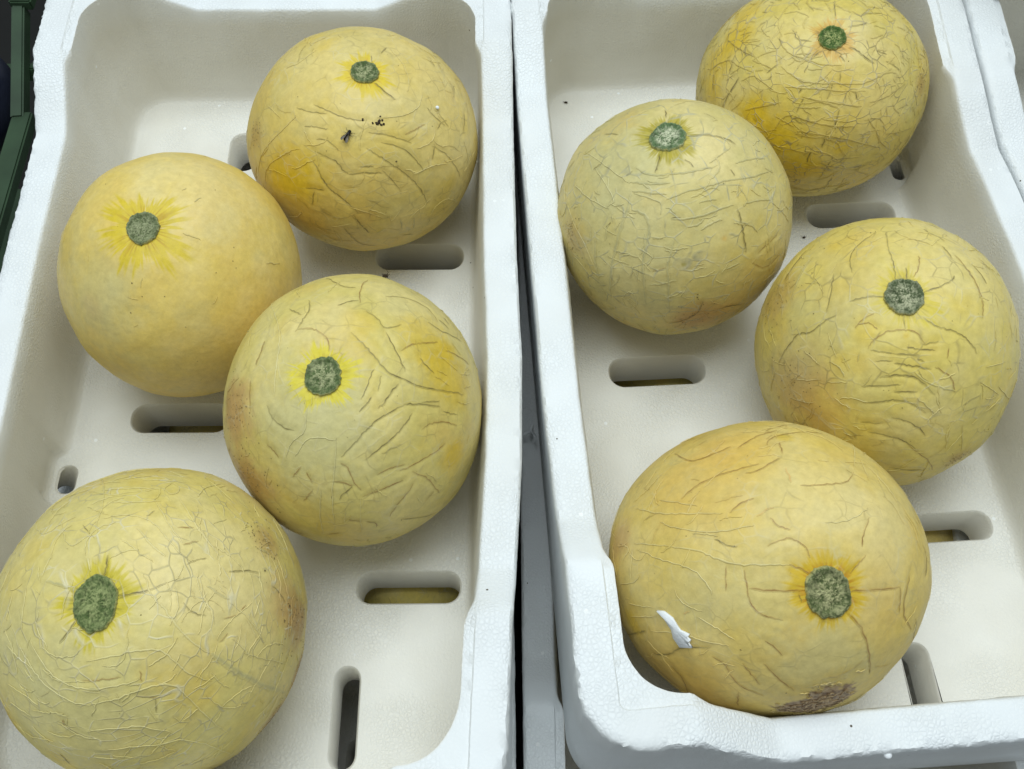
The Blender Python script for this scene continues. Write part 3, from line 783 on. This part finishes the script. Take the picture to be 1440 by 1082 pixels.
MELONS['R1'] = dict(centre=(0.2000, 0.4133), rx=0.0748, rv=0.0689, pole=(-0.0847, -0.2859, 0.9545),
  patches='c 730,1374 11.0 .3;c 590,-164 8.3 .3;y 481,1610 15.2 .7;y 516,-1392 12.4 .9;y 551,-1187 16.5 .9;y 704,-1037 15.2 .8;y 720,-946 8.3 .5;y 564,-819 8.3 .6;y 589,1754 17.9 .6;y 661,-1700 12.4 .6;w 44,-99 22.1 .5;w 300,-396 34.5 .3;y 253,-767 6.9 .3;y 532,1386 13.8 .6;y 413,-785 6.9 .3',
  spots='145,-615,0.34;386,-1675,0.34;448,-819,0.34;582,-118,0.34;871,-510,0.34;189,-1521,0.28;726,-234,0.28',
  lines='''d0.41 231,-913 281,-935 337,-961
d0.46 358,-847 423,-872 462,-880
d0.46 471,-927 561,-933
d0.41 292,-696 337,-691
d0.41 278,-1215 312,-1207
d0.39 326,-1157 400,-1154
d0.49 470,-1662 535,-1621 649,-1577
d0.36 342,-1563 273,-1571
d0.39 170,-1334 121,-1323 87,-1290
d0.33 220,-1280 183,-1315
d0.39 582,-992 669,-996
d0.39 783,-845 881,-857
d0.33 184,-808 230,-824
d0.39 640,-873 727,-897
t0.41 267,-1531 260,-1363 255,-1223 238,-1019 240,-805 271,-607 300,-396 328,-258
t0.41 322,-1344 283,-1189 265,-1006 277,-814 313,-603
t0.41 323,-1168 321,-1017 334,-854 376,-674
t0.44 492,-1106 485,-1001 506,-846 569,-708 642,-606
t0.41 683,-1002 678,-886 739,-750 912,-599
t0.46 537,-1455 461,-1385 391,-1292
t0.41 422,-1158 428,-1033 442,-902 460,-750
t0.41 526,-1238 452,-1222 420,-1173
t0.36 236,1661 232,1797 209,-1635 168,-1425 149,-1091 154,-757
d0.31 187,1599 154,1788 95,-1725
t0.46 444,-653 524,-618 623,-593 739,-517
t0.36 374,-608 396,-498 419,-374 444,-273
d0.39 238,816 119,799
d0.49 93,-349 120,-312 181,-349 238,-339
d0.36 102,385 151,291 199,272
d0.36 283,-228 344,-219 390,-227
d0.31 217,-167 281,-148
d0.31 226,407 331,339
d0.31 252,1135 180,1135
t0.39 545,1615 449,1731 366,-1752
t0.36 379,-1726 340,-1653 308,-1571
t0.39 655,1769 574,1763 507,1787 454,-1734 397,-1636
d0.31 496,-1785 521,-1737
d0.33 638,-1797 661,-1700
t0.36 263,-1727 308,-1745 379,-1726
t0.36 470,-1623 404,-1609 379,-1522 365,-1363
t0.31 365,-1363 411,-1287
t0.36 183,-1553 125,-1416
d0.33 102,-727 141,-675
d0.33 448,-819 477,-831
t0.33 433,-541 470,-559
t0.33 444,-497 500,-526
t0.36 577,-562 638,-460 722,-352
t0.31 299,-451 326,-500
t0.31 314,-394 349,-425
d0.31 439,-1147 452,-1087
t0.39 595,-1110 598,-1024 581,-986
t0.33 324,-2 361,-56 371,-156
d0.36 538,-1386 545,-1349
d0.33 485,-1073 526,-1063
t0.31 271,-774 353,-801
t0.31 573,-731 618,-741
t0.33 338,1515 339,1598 289,1696
t0.33 269,1393 228,1314 166,1276
t0.33 299,1227 223,1264
t0.31 185,416 299,442
t0.33 190,562 193,399''')
MELONS['R2'] = dict(centre=(0.0987, 0.3071), rx=0.0714, rv=0.0709, pole=(-0.1746, 0.0646, 0.9825),
  patches='c 985,-830 17.4 .45;c 675,-1523 13.1 .3;n 311,-1582 36.3 .6;n 129,-1510 31.9 .4;n 595,-1217 43.5 .4;n 836,-997 14.5 .4;w 201,-325 23.2 .5;o 557,-651 2.0 .9;v 621,-881 1.5 .9;t 1012,-761 23.2 .5;o 919,-543 29.0 .3',
  spots='815,-833,0.65;797,-830,0.44;581,-1565,0.44;569,-1535,0.36;654,-811,0.36;347,-482,0.36;675,-647,0.36;514,57,0.29;572,-1288,0.29;554,-1386,0.29;1160,-1005,0.36;1243,-986,0.58;1181,-963,0.44;1216,-945,0.36;969,-874,0.44;748,-1532,0.29',
  lines='''d0.45 98,-1159 150,-1108 206,-1111
d0.45 92,-37 181,-11 268,-23 319,-55
d0.54 473,-499 534,-522 614,-544 677,-555
g0.45 394,-392 436,-462
d0.36 158,-664 177,-623 211,-616
d0.31 329,-337 362,-360
d0.29 376,-1734 333,-1738
d0.27 264,-1414 232,-1388
d0.31 197,879 129,868
g0.63 313,-1273 395,-1249 471,-1251 559,-1248 640,-1248 728,-1246 882,-1251
g0.54 389,-1217 396,-1127 442,-1076 524,-1077 612,-1087 731,-1077 862,-1073
g0.49 501,-922 563,-945 617,-964 723,-962 904,-963
g0.36 587,-1378 696,-1344 775,-1313
g0.40 281,-1337 261,-1128 253,-920
g0.40 313,-1273 299,-1067 303,-966
g0.40 213,-1362 220,-1158 213,-857 230,-646 271,-403
g0.36 328,-966 304,-767 318,-605 346,-445 431,-268 541,-92
g0.36 414,-936 421,-817 427,-694 431,-594 448,-513
g0.36 483,-764 473,-701 472,-623
g0.31 365,-726 386,-592
g0.31 475,-460 521,-348 576,-279
g0.31 334,-261 404,-130 491,-48
g0.31 592,-1245 584,-1153
g0.31 319,-1245 338,-1020 388,-1006
p0.29 508,-1758 465,-1600 432,-1377
p0.29 363,-1727 353,-1548 387,-1380 430,-1402
p0.29 431,1637 300,-1623 290,-1325
g0.31 496,-1047 494,-981
p0.29 848,-1186 793,-1161 797,-1127 873,-1118 910,-1166 848,-1186
g0.31 693,-1141 643,-1133
g0.31 638,-1109 711,-1111
d0.27 511,-1340 477,-1325
b0.27 653,-1039 628,-970
p0.27 596,1750 611,-1729
p0.27 596,-274 683,-245
b0.29 744,-544 837,-467 853,-352
b0.27 736,-345 723,-443 725,-494
d0.36 1015,-973 977,-885 930,-831 850,-808
d0.31 962,-764 964,-670 1021,-598
d0.27 409,-936 410,-867
g0.31 705,-681 706,-605
p0.27 592,-1707 631,-1459 742,-1329
g0.29 636,-1545 725,-1393
p0.27 1047,-1264 1130,-1206
g0.29 401,-404 476,-415 483,-468
g0.29 517,-570 568,-484 633,-454
d0.27 342,1508 245,1560
p0.27 429,-1701 512,-1626
g0.27 242,-436 291,-123''')
MELONS['R3'] = dict(centre=(0.2079, 0.2086), rx=0.0707, rv=0.0764, pole=(-0.1999, -0.1339, 0.9706),
  patches='c 578,-1561 22.2 .35;c 607,1595 17.4 .3;c 815,-672 9.5 .3;w 252,559 39.6 .3;n 386,-1720 31.7 .35;y 200,-1432 9.5 .4;t 610,-1464 25.3 .4;o 582,-1347 19.0 .3;y 419,1276 6.3 .3;y 160,-956 2.5 .6;n 577,-1619 22.2 .3',
  spots='452,1298,0.47;786,-689,0.47;437,-962,0.32;206,-320,0.32;374,1787,0.47;491,1772,0.40;722,-1551,0.40;727,-1547,0.32;341,-1413,0.24;596,-901,0.32;808,-680,0.40;373,1018,0.40;375,984,0.32;561,-715,0.24;687,1635,0.24;376,-1089,0.24;372,-1057,0.24;419,1491,0.32;704,-476,0.32',
  lines='''d0.34 233,-1077 235,-829
d0.39 269,-1064 271,-929 301,-757
d0.43 332,-1137 311,-1043 317,-891 353,-823 404,-768
d0.32 389,-1217 359,-1096 344,-983
d0.34 374,-1024 375,-877
d0.39 447,-1181 424,-1086 408,-1015 415,-923 469,-830
d0.32 201,-955 215,-819 238,-672
d0.32 288,-867 321,-835 352,-788
d0.30 203,-767 212,-637 216,-593
d0.34 355,917 236,962 148,984 76,1087
d0.32 137,785 76,754
b0.30 206,638 153,590 104,583
d0.36 80,133 148,136 218,181 241,214
d0.34 75,1710 144,1736 216,1761
d0.34 56,-1039 131,-977
d0.34 107,-577 161,-519 239,-395 304,-375 369,-393
d0.28 235,1430 281,1326 318,1198 339,1084 372,982
b0.30 253,-1317 218,-1318 164,-1243 136,-997 155,-806 200,-749
d0.26 252,-1291 233,-1077
d0.28 329,496 296,366
b0.32 331,381 320,220 325,45 332,-72 334,-150
d0.26 370,274 382,169 383,112
d0.34 276,-1737 335,-1729 402,-1705 466,-1732 535,-1707 632,-1667
d0.28 309,1481 296,1622 316,-1789
d0.26 576,1313 576,1437 585,1514
g0.28 470,1376 482,1504 487,1649
g0.28 364,1511 420,1619
g0.28 597,1570 544,1645
g0.28 634,1641 656,1699
b0.28 232,-1544 189,-1579 142,-1581
b0.26 218,-1550 181,-1502 171,-1348
g0.30 297,-889 345,-804 424,-640
b0.28 296,-723 361,-641 429,-643
d0.28 481,-1012 501,-917 549,-850 579,-830
d0.28 567,-1106 572,-1006 594,-931 660,-854
d0.24 537,-1155 514,-1044
d0.24 750,-974 795,-815
p0.28 590,-710 686,-735
p0.28 597,-643 761,-655
p0.28 622,-509 641,-398
p0.28 469,-476 609,-409
g0.26 399,-878 430,-834 479,-781
p0.26 586,-1552 472,-1440
p0.26 480,-1303 451,-1242 440,-1155
g0.26 394,-1478 378,-1406 396,-1341
p0.26 463,-1409 407,-1311
b0.26 261,-558 291,-612
d0.24 250,-858 265,-795
d0.24 279,-1209 259,-1075
p0.28 494,-1326 497,-1230
p0.30 742,-811 858,-826
p0.28 441,-398 543,-272
p0.28 576,-393 752,-340
p0.28 704,-734 634,-633
b0.26 594,-931 722,-814 830,-775
g0.26 287,-1346 316,-1328
g0.26 661,-1504 614,-1443 578,-1399''')
MELONS['R4'] = dict(centre=(0.1256, 0.0846), rx=0.0791, rv=0.0738, pole=(0.1300, -0.4520, 0.8825),
  patches='o 589,1315 30.7 .45;o 649,1095 23.0 .5;o 653,-1377 30.7 .55;t 847,1676 12.3 .7;y 781,-1622 9.2 .6;y 651,906 4.6 .6;n 228,-940 24.6 .55;n 213,-1778 24.6 .35;o 194,-119 21.5 .35;k 475,-818 14.1 1;k 526,-883 12.9 1;w 369,879 30.7 .4;w 332,371 23.0 .3;k 540,-949 6.8 .7;n 462,-1735 24.6 .3',
  spots='509,1567,0.31;587,1100,0.23;338,1516,0.31;355,-1411,0.38;423,-1035,0.38;485,1711,0.23;508,1208,0.23;792,1632,0.38;601,1762,0.23',
  lines='''p0.42 559,1635 449,1613 374,1623 298,1614 199,1511 159,1442
b0.38 161,1434 117,1362 85,1335
p0.34 796,1539 655,1520 541,1469 435,1388
p0.30 635,1552 554,1547 430,1499 350,1392 328,1335
p0.30 707,1684 583,1698 486,1704 431,1724 388,1783 378,-1770
p0.30 732,1667 559,1635
p0.28 443,-1647 388,-1571 349,-1476
p0.28 666,-1592 532,-1577 457,-1526 383,-1458
p0.26 818,-1758 707,-1786 674,1775
p0.26 765,-1693 613,-1693
p0.26 769,-1641 609,-1657
b0.42 257,1773 195,1778 133,1776 74,1734
b0.42 76,-9 153,-5 288,-3
b0.42 101,-483 170,-477 263,-529 412,-581
b0.30 281,1635 262,1779 252,-1708 226,-1595 178,-1469
b0.28 250,1401 231,1271 202,1178 162,1137 131,1144
d0.30 409,1526 365,1529 330,1508
b0.30 100,383 148,397 186,412
b0.26 200,500 227,537 312,549
b0.34 609,1432 593,1344 568,1258 541,1165 532,1083
b0.28 869,1272 731,1276 686,1211 669,1120
b0.32 512,1160 504,1096 534,984
b0.32 631,943 556,960
b0.28 647,1108 687,1005 721,911
b0.30 423,1366 415,1278 404,1219
b0.30 314,1232 271,1219 244,1162
b0.28 391,965 388,855 424,704 498,649
o0.45 480,987 408,1002
o0.30 344,1240 341,1164
d0.45 963,-1526 773,-1573 692,-1590
d0.45 726,-1486 639,-1484 551,-1508 441,-1482
b0.34 464,-1436 447,-1359 479,-1248 480,-1104
b0.30 388,-1331 428,-1170
b0.28 338,-1262 364,-1132 407,-999
b0.26 269,-1391 263,-1300 273,-1205
b0.32 930,-1435 905,-1361 881,-1300
b0.28 824,-1409 766,-1307
b0.28 667,-1432 691,-1329 839,-1197
b0.28 517,-1204 623,-1131
b0.30 345,61 320,-101 356,-208 437,-258
d0.30 434,-194 572,-313
b0.26 288,1 310,-192
d0.26 590,-298 598,-427 606,-481
d0.26 533,104 468,11
b0.25 340,1650 330,1800
p0.28 630,-648 558,-595 607,-462
p0.26 648,-683 625,-583
p0.26 779,589 516,646
p0.26 237,873 265,682 342,573
o0.30 344,1283 346,1197
o0.38 495,-1665 470,-1678
p0.26 691,1473 597,1448 530,1423
b0.23 604,1004 658,960 703,816 755,714
d0.23 97,-1765 94,-1580
p0.26 841,1686 762,1695 793,1745
b0.23 787,850 717,968
p0.26 566,549 519,470 483,409
p0.23 607,599 491,572''')
STY = dict(
 L1=dict(ringy=0.8, netk=0.35, base=(212, 194, 104), scar=.115, flame=((214, 186, 14), .13, .95, (190, 140, 10)), shrink=1, specks=30,
    net=[('d', 70, 'ring', 5, 18, .22, .55, .5, 2.0), ('p', 60, 'any', 6, 22, .3, .6, .4, 2.0), ('d', 30, 'mer', 3, 9, .22, .5, .7, 2.0)],
    label='cream yellow melon with a fly and dark crumbs on it, at back of left crate'),
 L2=dict(ringy=0.35, netk=0.05, base=(220, 200, 108), scar=.132, flame=((208, 182, 10), .24, 1.0, (168, 122, 14)), shrink=.99, specks=45, scarcol=((92, 102, 64), (150, 154, 116)),
    net=[('g', 12, 'any', 2, 6, .25, .25, .4, 1.8)],
    label='smooth golden melon without netting, against the left wall of the left crate'),
 L3=dict(ringy=0.7, netk=0.3, base=(208, 197, 112), scar=.135, flame=((216, 198, 14), .16, .95, (170, 150, 20)), shrink=.98, specks=60,
    net=[('d', 14, 'any', 4, 12, .3, .5, .7, 1.9), ('p', 60, 'mer', 4, 18, .28, .6, .7, 2.0), ('b', 26, 'any', 4, 12, .3, .55, 1.0, 2.0), ('t', 40, 'any', 3, 9, .3, .5, 1.0, 2.2)],
    label='pale green and yellow melon with long brown cracks, pressed to left crate\'s right wall'),
 L4=dict(stretch=2.4, ringy=0.25, netk=0.85, base=(211, 200, 116), scar=.150, flame=((196, 178, 12), .12, .9, (110, 105, 20)), shrink=.99, specks=50, oval=(.10, 1.7), scarcol=((78, 94, 50), (140, 148, 96)),
    net=[('p', 150, 'ring', 6, 26, .3, .75, .3, 2.0), ('p', 90, 'any', 4, 14, .28, .7, .3, 2.0), ('g', 40, 'mer', 3, 9, .28, .45, .4, 2.0), ('b', 24, 'any', 3, 8, .26, .45, .4, 2.0)],
    label='large pale netted melon in the front left corner, cut by the photo edge'),
 R1=dict(stretch=1.9, ringy=0.9, netk=0.95, base=(208, 193, 98), scar=.116, flame=((204, 150, 40), .11, .6, (110, 84, 24)), shrink=1, specks=40, scarcol=((64, 92, 38), (172, 176, 112)),
    net=[('t', 230, 'ring', 5, 22, .42, 1.1, .25, 1.9), ('d', 100, 'mer', 3, 9, .32, .75, .3, 1.9), ('t', 190, 'mer', 3, 10, .38, .95, .25, 1.9), ('p', 70, 'any', 5, 16, .3, .6, .3, 2.0)],
    label='densely netted yellow melon with squared cracks, at the back of the right crate'),
 R2=dict(ringy=0.95, netk=0.8, base=(204, 194, 120), scar=.150, flame=((168, 152, 12), .14, .75, (92, 88, 22)), shrink=1, specks=40, scarcol=((86, 108, 68), (198, 200, 166)),
    net=[('g', 90, 'ring', 5, 18, .40, .85, .4, 2.0), ('g', 70, 'mer', 5, 16, .44, .85, .7, 2.0), ('p', 90, 'any', 4, 14, .28, .6, .4, 2.1), ('t', 50, 'any', 3, 8, .3, .5, 1.1, 2.1)],
    label='dull grey green melon with pale scar centre, against the left wall of right crate'),
 R3=dict(ringy=0.6, netk=0.5, base=(212, 198, 104), scar=.142, flame=((206, 184, 24), .13, .6, (150, 140, 60)), shrink=.98, specks=70, scarcol=((72, 84, 52), (176, 176, 142)),
    net=[('d', 50, 'ring', 4, 14, .22, .5, .5, 2.0), ('p', 120, 'any', 4, 16, .3, .65, .5, 2.1), ('g', 50, 'mer', 3, 10, .28, .5, .5, 2.0), ('t', 50, 'any', 4, 12, .28, .55, .8, 2.1)],
    label='yellow melon with a stack of dark crosswise cracks, against the right wall of right crate'),
 R4=dict(ringy=0.4, netk=0.25, base=(215, 195, 106), scar=.148, flame=((206, 170, 14), .105, .85, (170, 100, 10)), shrink=.99, specks=35, oval=(.08, 1.9), scarcol=((80, 90, 50), (166, 164, 118)),
    net=[('p', 60, 'ring', 6, 20, .3, .5, .7, 2.0), ('b', 36, 'any', 4, 14, .28, .5, .4, 2.0), ('p', 50, 'any', 4, 14, .28, .55, .6, 2.1)],
    label='largest melon with brown cork patch and white foam flake, in the front of right crate'))
roots = {}
for i, (k, m) in enumerate(MELONS.items()):
    m.update(STY[k]); M = Melon(m, 3+i*5)
    r = empty('melon', (m['centre'][0], m['centre'][1], -D+.0003)); roots[k] = r
    tag(r, m['label'], 'melon', 'melons in the foam crates')
    skin = dict(L4=RIND_CORK, R2=RIND_GREY, R1=RIND_GRID).get(k, RIND)
    link('rind', M.rind(), skin, r)
    nt_ = link('netting', M.netting(), skin, r); nt_['kind'] = 'stuff'
    link('stem_scar', M.scar(), SCAR, r)
    m['obj'] = M

# smaller melons in the crates below, glimpsed through the drain slots and the gap
def copy_melon(k, src, loc, s, rz, label):
    h = MELONS[k]['rv']*2*s; r = src.copy(); COL.objects.link(r); r.location = (loc[0], loc[1], loc[2]+h); r.scale = (s, s, s); r.rotation_euler = (math.pi, 0, rz)
    r['label'] = label; r['group'] = 'melons in the lower crates'
    for ch in src.children:
        c = ch.copy(); COL.objects.link(c); c.parent = r
        if 'kind' in ch: c['kind'] = ch['kind']
    return r
zl = DZ-D+.0003
for k, x, y, rz, lb in (('L2', -.07, .362, .6, 'melon in the lower crate glimpsed through the back slot of the left crate'),
                    ('L1', -.20, .236, 2.1, 'melon in the lower crate glimpsed through the middle slot of the left crate'),
                    ('R3', -.065, .126, 1.2, 'lower melon glimpsed through the right front slot of the left crate'),
                    ('R1', .0735, .070, 2.6, 'melon in the lower crate showing as a yellow sliver in the gap between crates'),
                    ('L3', .110, .268, .3, 'melon in the lower crate glimpsed through the middle slot of the right crate'),
                    ('R4', .255, .152, 1.9, 'lower melon glimpsed through the right front slot of the right crate'),
                    ('R2', .235, .398, 1.1, 'melon in the lower crate glimpsed through the back slot of the right crate')):
    copy_melon(k, roots[k], (x, y, zl), .60, rz, lb)

# ------------------------------------------------------------------ small things
def on_melon(k, n):
    M = MELONS[k]['obj']; u = np.array([n], float); u /= np.linalg.norm(u)
    p = M.surf(u)[0]+np.array([*MELONS[k]['centre'], -D+.0003]); return Vector(p), Vector(M.normal(u)[0])
def frame(p, n, heading):
    z = n.normalized(); x = Vector((math.cos(heading), math.sin(heading), 0)); x = (x-z*x.dot(z)).normalized(); y = z.cross(x)
    return Matrix(((x.x, y.x, z.x, p.x), (x.y, y.y, z.y, p.y), (x.z, y.z, z.z, p.z), (0, 0, 0, 1)))
def bm_mesh(name, fn):
    bm = bmesh.new(); fn(bm); me = bpy.data.meshes.new(name); bm.to_mesh(me); bm.free()
    for p in me.polygons: p.use_smooth = True
    return me
def ell(bm, c, r, seg=12):
    v = bmesh.ops.create_uvsphere(bm, u_segments=seg, v_segments=8, radius=1)['verts']
    for w in v: w.co = Vector((w.co.x*r[0]+c[0], w.co.y*r[1]+c[1], w.co.z*r[2]+c[2]))
def tube(bm, pts, r):
    prev = None
    for i, p in enumerate(pts):
        p = Vector(p); d = (Vector(pts[min(i+1, len(pts)-1)])-Vector(pts[max(i-1, 0)])).normalized()
        a = d.orthogonal().normalized(); b = d.cross(a); rr = r*(1-.6*i/(len(pts)-1))
        ring = [bm.verts.new(p+a*math.cos(t*1.0472)*rr+b*math.sin(t*1.0472)*rr) for t in range(6)]
        if prev:
            for j in range(6): bm.faces.new((prev[j], prev[(j+1) % 6], ring[(j+1) % 6], ring[j]))
        prev = ring
def fly(k, n, heading, s, label):
    p, nn = on_melon(k, n); r = empty('fly', (0, 0, 0)); r.matrix_world = frame(p, nn, heading) @ Matrix.Scale(s, 4)
    tag(r, label, 'fly')
    def body(bm):
        ell(bm, (0, 0, .0010), (.0011, .0008, .0007)); ell(bm, (-.0017, 0, .0009), (.0013, .0008, .0006)); ell(bm, (.0013, 0, .0010), (.0006, .0007, .0006))
    link('body', bm_mesh('body', body), FLYM, r)
    for sgn in (-1, 1):
        def wing(bm, sgn=sgn):
            pr = [(.0004, .0003), (-.0008, .0009), (-.0024, .0016), (-.0032, .0014), (-.0033, .0008), (-.0020, .0003)]
            top = [bm.verts.new((x, y*sgn, .0016+.0002*i)) for i, (x, y) in enumerate(pr)]; bot = [bm.verts.new((v.co.x, v.co.y, v.co.z-.00006)) for v in top]
            bm.faces.new(top); bm.faces.new(bot[::-1])
            for i in range(6): bm.faces.new((top[i], top[(i+1) % 6], bot[(i+1) % 6], bot[i]))
        link('wing', bm_mesh('wing', wing), WINGM, r)
        for q, x0 in enumerate((.0007, 0, -.0007)):
            link('leg', bm_mesh('leg', lambda bm: tube(bm, [(x0, .0005*sgn, .0008), (x0+.0006*(1-q), .0013*sgn, .0012), (x0+.0011*(1-q), .0021*sgn, 0)], .00011)), FLYM, r)
fly('L1', (.001, -.627, .779), 1.1, 1.45, 'black fly sitting on the front of the melon at the back of left crate')
def crumb_mesh(seed, r):
    def f(bm):
        bmesh.ops.create_icosphere(bm, subdivisions=2, radius=1); rg = random.Random(seed)
        sx, sy = rg.uniform(.7, 1.8), rg.uniform(.6, 1.1)
        for v in bm.verts:
            k = 1+rg.uniform(-.28, .28); v.co = Vector((v.co.x*r*sx*k, v.co.y*r*sy*k, v.co.z*r*.5*k))
    return bm_mesh('crumb', f)
rg = random.Random(4)
M1 = MELONS['L1']['obj']
for i, (dx, dy, r) in enumerate(((0, 0, .0010), (.0018, .0006, .0009), (-.0012, -.0011, .0008), (.0026, -.0012, .0009), (.0006, .0024, .0007), (-.0036, -.0009, .0006), (.0010, -.0016, .0007), (-.0089, .0006, .0011))):
    p, nn = on_melon('L1', (.240+dx/.07, -.524+dy/.07, .817+dy*.6/.07))
    c = link('crumb', crumb_mesh(i, r*.85), CRUMB); c.matrix_world = frame(p+nn*r*.2, nn, rg.uniform(0, 6))
    tag(c, ('largest dark crumb in the middle of the cluster beside the fly', 'dark crumb right of the middle one in the cluster beside the fly', 'dark crumb just lower left of the middle one in the cluster',
            'dark crumb at the far right of the cluster beside the fly', 'dark crumb at the top of the cluster beside the fly', 'small dark crumb at the left end of the cluster beside the fly',
            'small dark crumb at the bottom of the cluster beside the fly', 'single oblong dark crumb between the fly and the crumb cluster')[i], 'crumb', 'crumbs beside the fly')
def debris(loc, nn, seed, label, s=1.0):
    rg = random.Random(seed); r = empty('dry_debris', loc); tag(r, label, 'debris')
    def f(bm):
        for _ in range(9):
            a = rg.uniform(0, 6.28); l = rg.uniform(.0012, .0034)*s; o = Vector((rg.uniform(-.0015, .0015), rg.uniform(-.001, .001), rg.uniform(.0002, .0012)))*s
            tube(bm, [o, o+Vector((math.cos(a), math.sin(a)*.7, rg.uniform(-.1, .5)))*l*.5, o+Vector((math.cos(a+.5), math.sin(a+.5)*.7, rg.uniform(0, .4)))*l], .00022*s)
        ell(bm, (0, 0, .0006*s), (.0014*s, .0010*s, .0006*s), 10)
    link('stalks', bm_mesh('stalks', f), CRUMB, r)
debris((-.0691, .2351, .0340), None, 2, 'tuft of dry brown debris on top edge of the cracked melon in left crate', 1.1)
debris((.2044, .3447, -.0797), None, 7, 'small upright dark husk on the floor of right crate by a slot', .7)
debris((.0432, .4711, -.0797), None, 9, 'scatter of dry brown fibres in the far left corner of right crate', .8)
# white foam bits
p, nn = on_melon('R4', (-.697, -.542, .469))
def flake(bm):
    out = [(-.0042, .0092), (-.0018, .0102), (.0008, .0072), (.0017, .0026), (.0026, -.0004), (.0052, -.0018), (.0046, -.0040), (.0056, -.0052), (.0050, -.0076), (.0062, -.0096), (.0030, -.0104), (.0004, -.0068), (-.0004, -.0022), (-.0026, .0038)]
    n = len(out); zt = lambda x, y: .0016+.0009*math.sin(x*500)+18*y*y
    t = [bm.verts.new((x, y, zt(x, y))) for x, y in out]; b = [bm.verts.new((x*1.04, y*1.02, zt(x, y)-.0014)) for x, y in out]
    c = bm.verts.new((.0012, -.0010, zt(0, 0)+.0004)); c2 = bm.verts.new((.001, -.001, zt(0, 0)-.0014))
    for i in range(n):
        j = (i+1) % n; bm.faces.new((t[i], t[j], c)); bm.faces.new((b[j], b[i], c2)); bm.faces.new((t[j], t[i], b[i], b[j]))
    bmesh.ops.recalc_face_normals(bm, faces=bm.faces)
f = link('foam_flake', bm_mesh('foam_flake', flake), BITS); f.matrix_world = frame(p-nn*.0006, nn, .18) @ Matrix.Diagonal((1.7, .72, 1, 1))
tag(f, 'torn white foam flake lying on the largest melon in right crate', 'foam flake')
p, nn = on_melon('L1', (.676, -.256, .691))
b_ = link('foam_bead', bm_mesh('foam_bead', lambda bm: ell(bm, (0, 0, .0009), (.0012, .0011, .0010))), BITS); b_.matrix_world = frame(p, nn, 0)
tag(b_, 'single white foam bead stuck on the melon with the fly', 'foam bead')
b2_ = link('foam_bead', bm_mesh('foam_bead', lambda bm: ell(bm, (0, 0, 0), (.0020, .0018, .0018))), BITS, loc=(.1715, -.0068, -.0050))
tag(b2_, 'single white foam bead clinging under the front rim of right crate', 'foam bead')
def shred(bm):
    tube(bm, [(0, 0, 0), (.004, .001, .002), (.007, -.002, .003), (.008, -.005, .001)], .0016); tube(bm, [(.004, .001, .002), (.0055, .006, .002), (.004, .0095, .001)], .0014)
s_ = link('foam_shred', bm_mesh('foam_shred', shred), BITS, loc=(.0085, .2135, -.1195))
tag(s_, 'torn foam shred caught in the gap between the two upper crates', 'foam flake')

# ------------------------------------------------------------------ green plastic crate and dark fruit at the left edge
def box_between(bm, a, b, w, h):
    a = Vector(a); b = Vector(b); d = (b-a).normalized(); s = Vector((d.y, -d.x, 0)).normalized(); u = s.cross(d).normalized()
    vs = [bm.verts.new(p+s*w*i/2+u*h*j) for p in (a, b) for i, j in ((-1, 0), (1, 0), (1, -1), (-1, -1))]
    for f_ in ((0, 1, 2, 3), (7, 6, 5, 4), (0, 4, 5, 1), (1, 5, 6, 2), (2, 6, 7, 3), (3, 7, 4, 0)): bm.faces.new([vs[i] for i in f_])
    bmesh.ops.recalc_face_normals(bm, faces=bm.faces)
    bmesh.ops.bevel(bm, geom=list(bm.edges), offset=.0012, segments=2, affect='EDGES')
def part(name, parent, *args):
    me = bm_mesh(name, lambda bm: box_between(bm, *args)); me.set_sharp_from_angle(angle=.7)
    return link(name, me, GREEN, parent)
gx, gz = -.334, -.03
g = empty('plastic_crate', (gx, .30, ZB+DZ)); tag(g, 'dark green plastic crate beside the left foam crate', 'crate')
o_ = Vector((gx, .30, ZB+DZ))
def gp(x, y, z): return Vector((x, y, z))-o_
part('rim', g, gp(-.3315, .12, gz), gp(-.3315, .4165, gz), .0135, .010)
part('rim', g, gp(-.345, .560, gz-.10), gp(-.60, .560, gz-.10), .012, .010)
part('post', g, gp(-.3338, .410, gz+.001), gp(-.3412, .492, gz+.025), .0088, .012)
part('cap', g, gp(-.3465, .4965, gz+.028), gp(-.331, .4965, gz+.028), .012, .008)
for zz in (-.075, -.125, -.175): part('slat', g, gp(-.336, .12, zz), gp(-.336, .49, zz), .004, .03)
part('brace', g, gp(-.333, .452, gz+.004), gp(-.326, .498, gz-.01), .006, .01)
part('base', g, gp(-.47, .12, -.20), gp(-.47, .49, -.20), .25, .006)
for i, (x, y, z, lb) in enumerate(((-.388, .447, -.055, 'dark blue round fruit in the green crate at the left photo edge'), (-.400, .33, -.075, 'dark blue round fruit nearer the viewer in the green crate'))):
    def fr(bm):
        bmesh.ops.create_uvsphere(bm, u_segments=40, v_segments=24, radius=1)
        for v in bm.verts:
            q = v.co.normalized(); k = 1+.04*math.sin(3*q.x+i)-.10*math.exp(-((1-q.z)/.06)**2); v.co = Vector((q.x*.034*k, q.y*.044*k, q.z*.034*k))
    d = empty('dark_fruit', (x, y, z)); tag(d, lb, 'fruit', 'dark fruit in the green crate')
    link('flesh', bm_mesh('flesh', fr), NAVY, d)
    link('stalk', bm_mesh('stalk', lambda bm: tube(bm, [(0, 0, .029), (.001, .001, .034), (.003, .002, .038)], .0016)), GREEN, d)
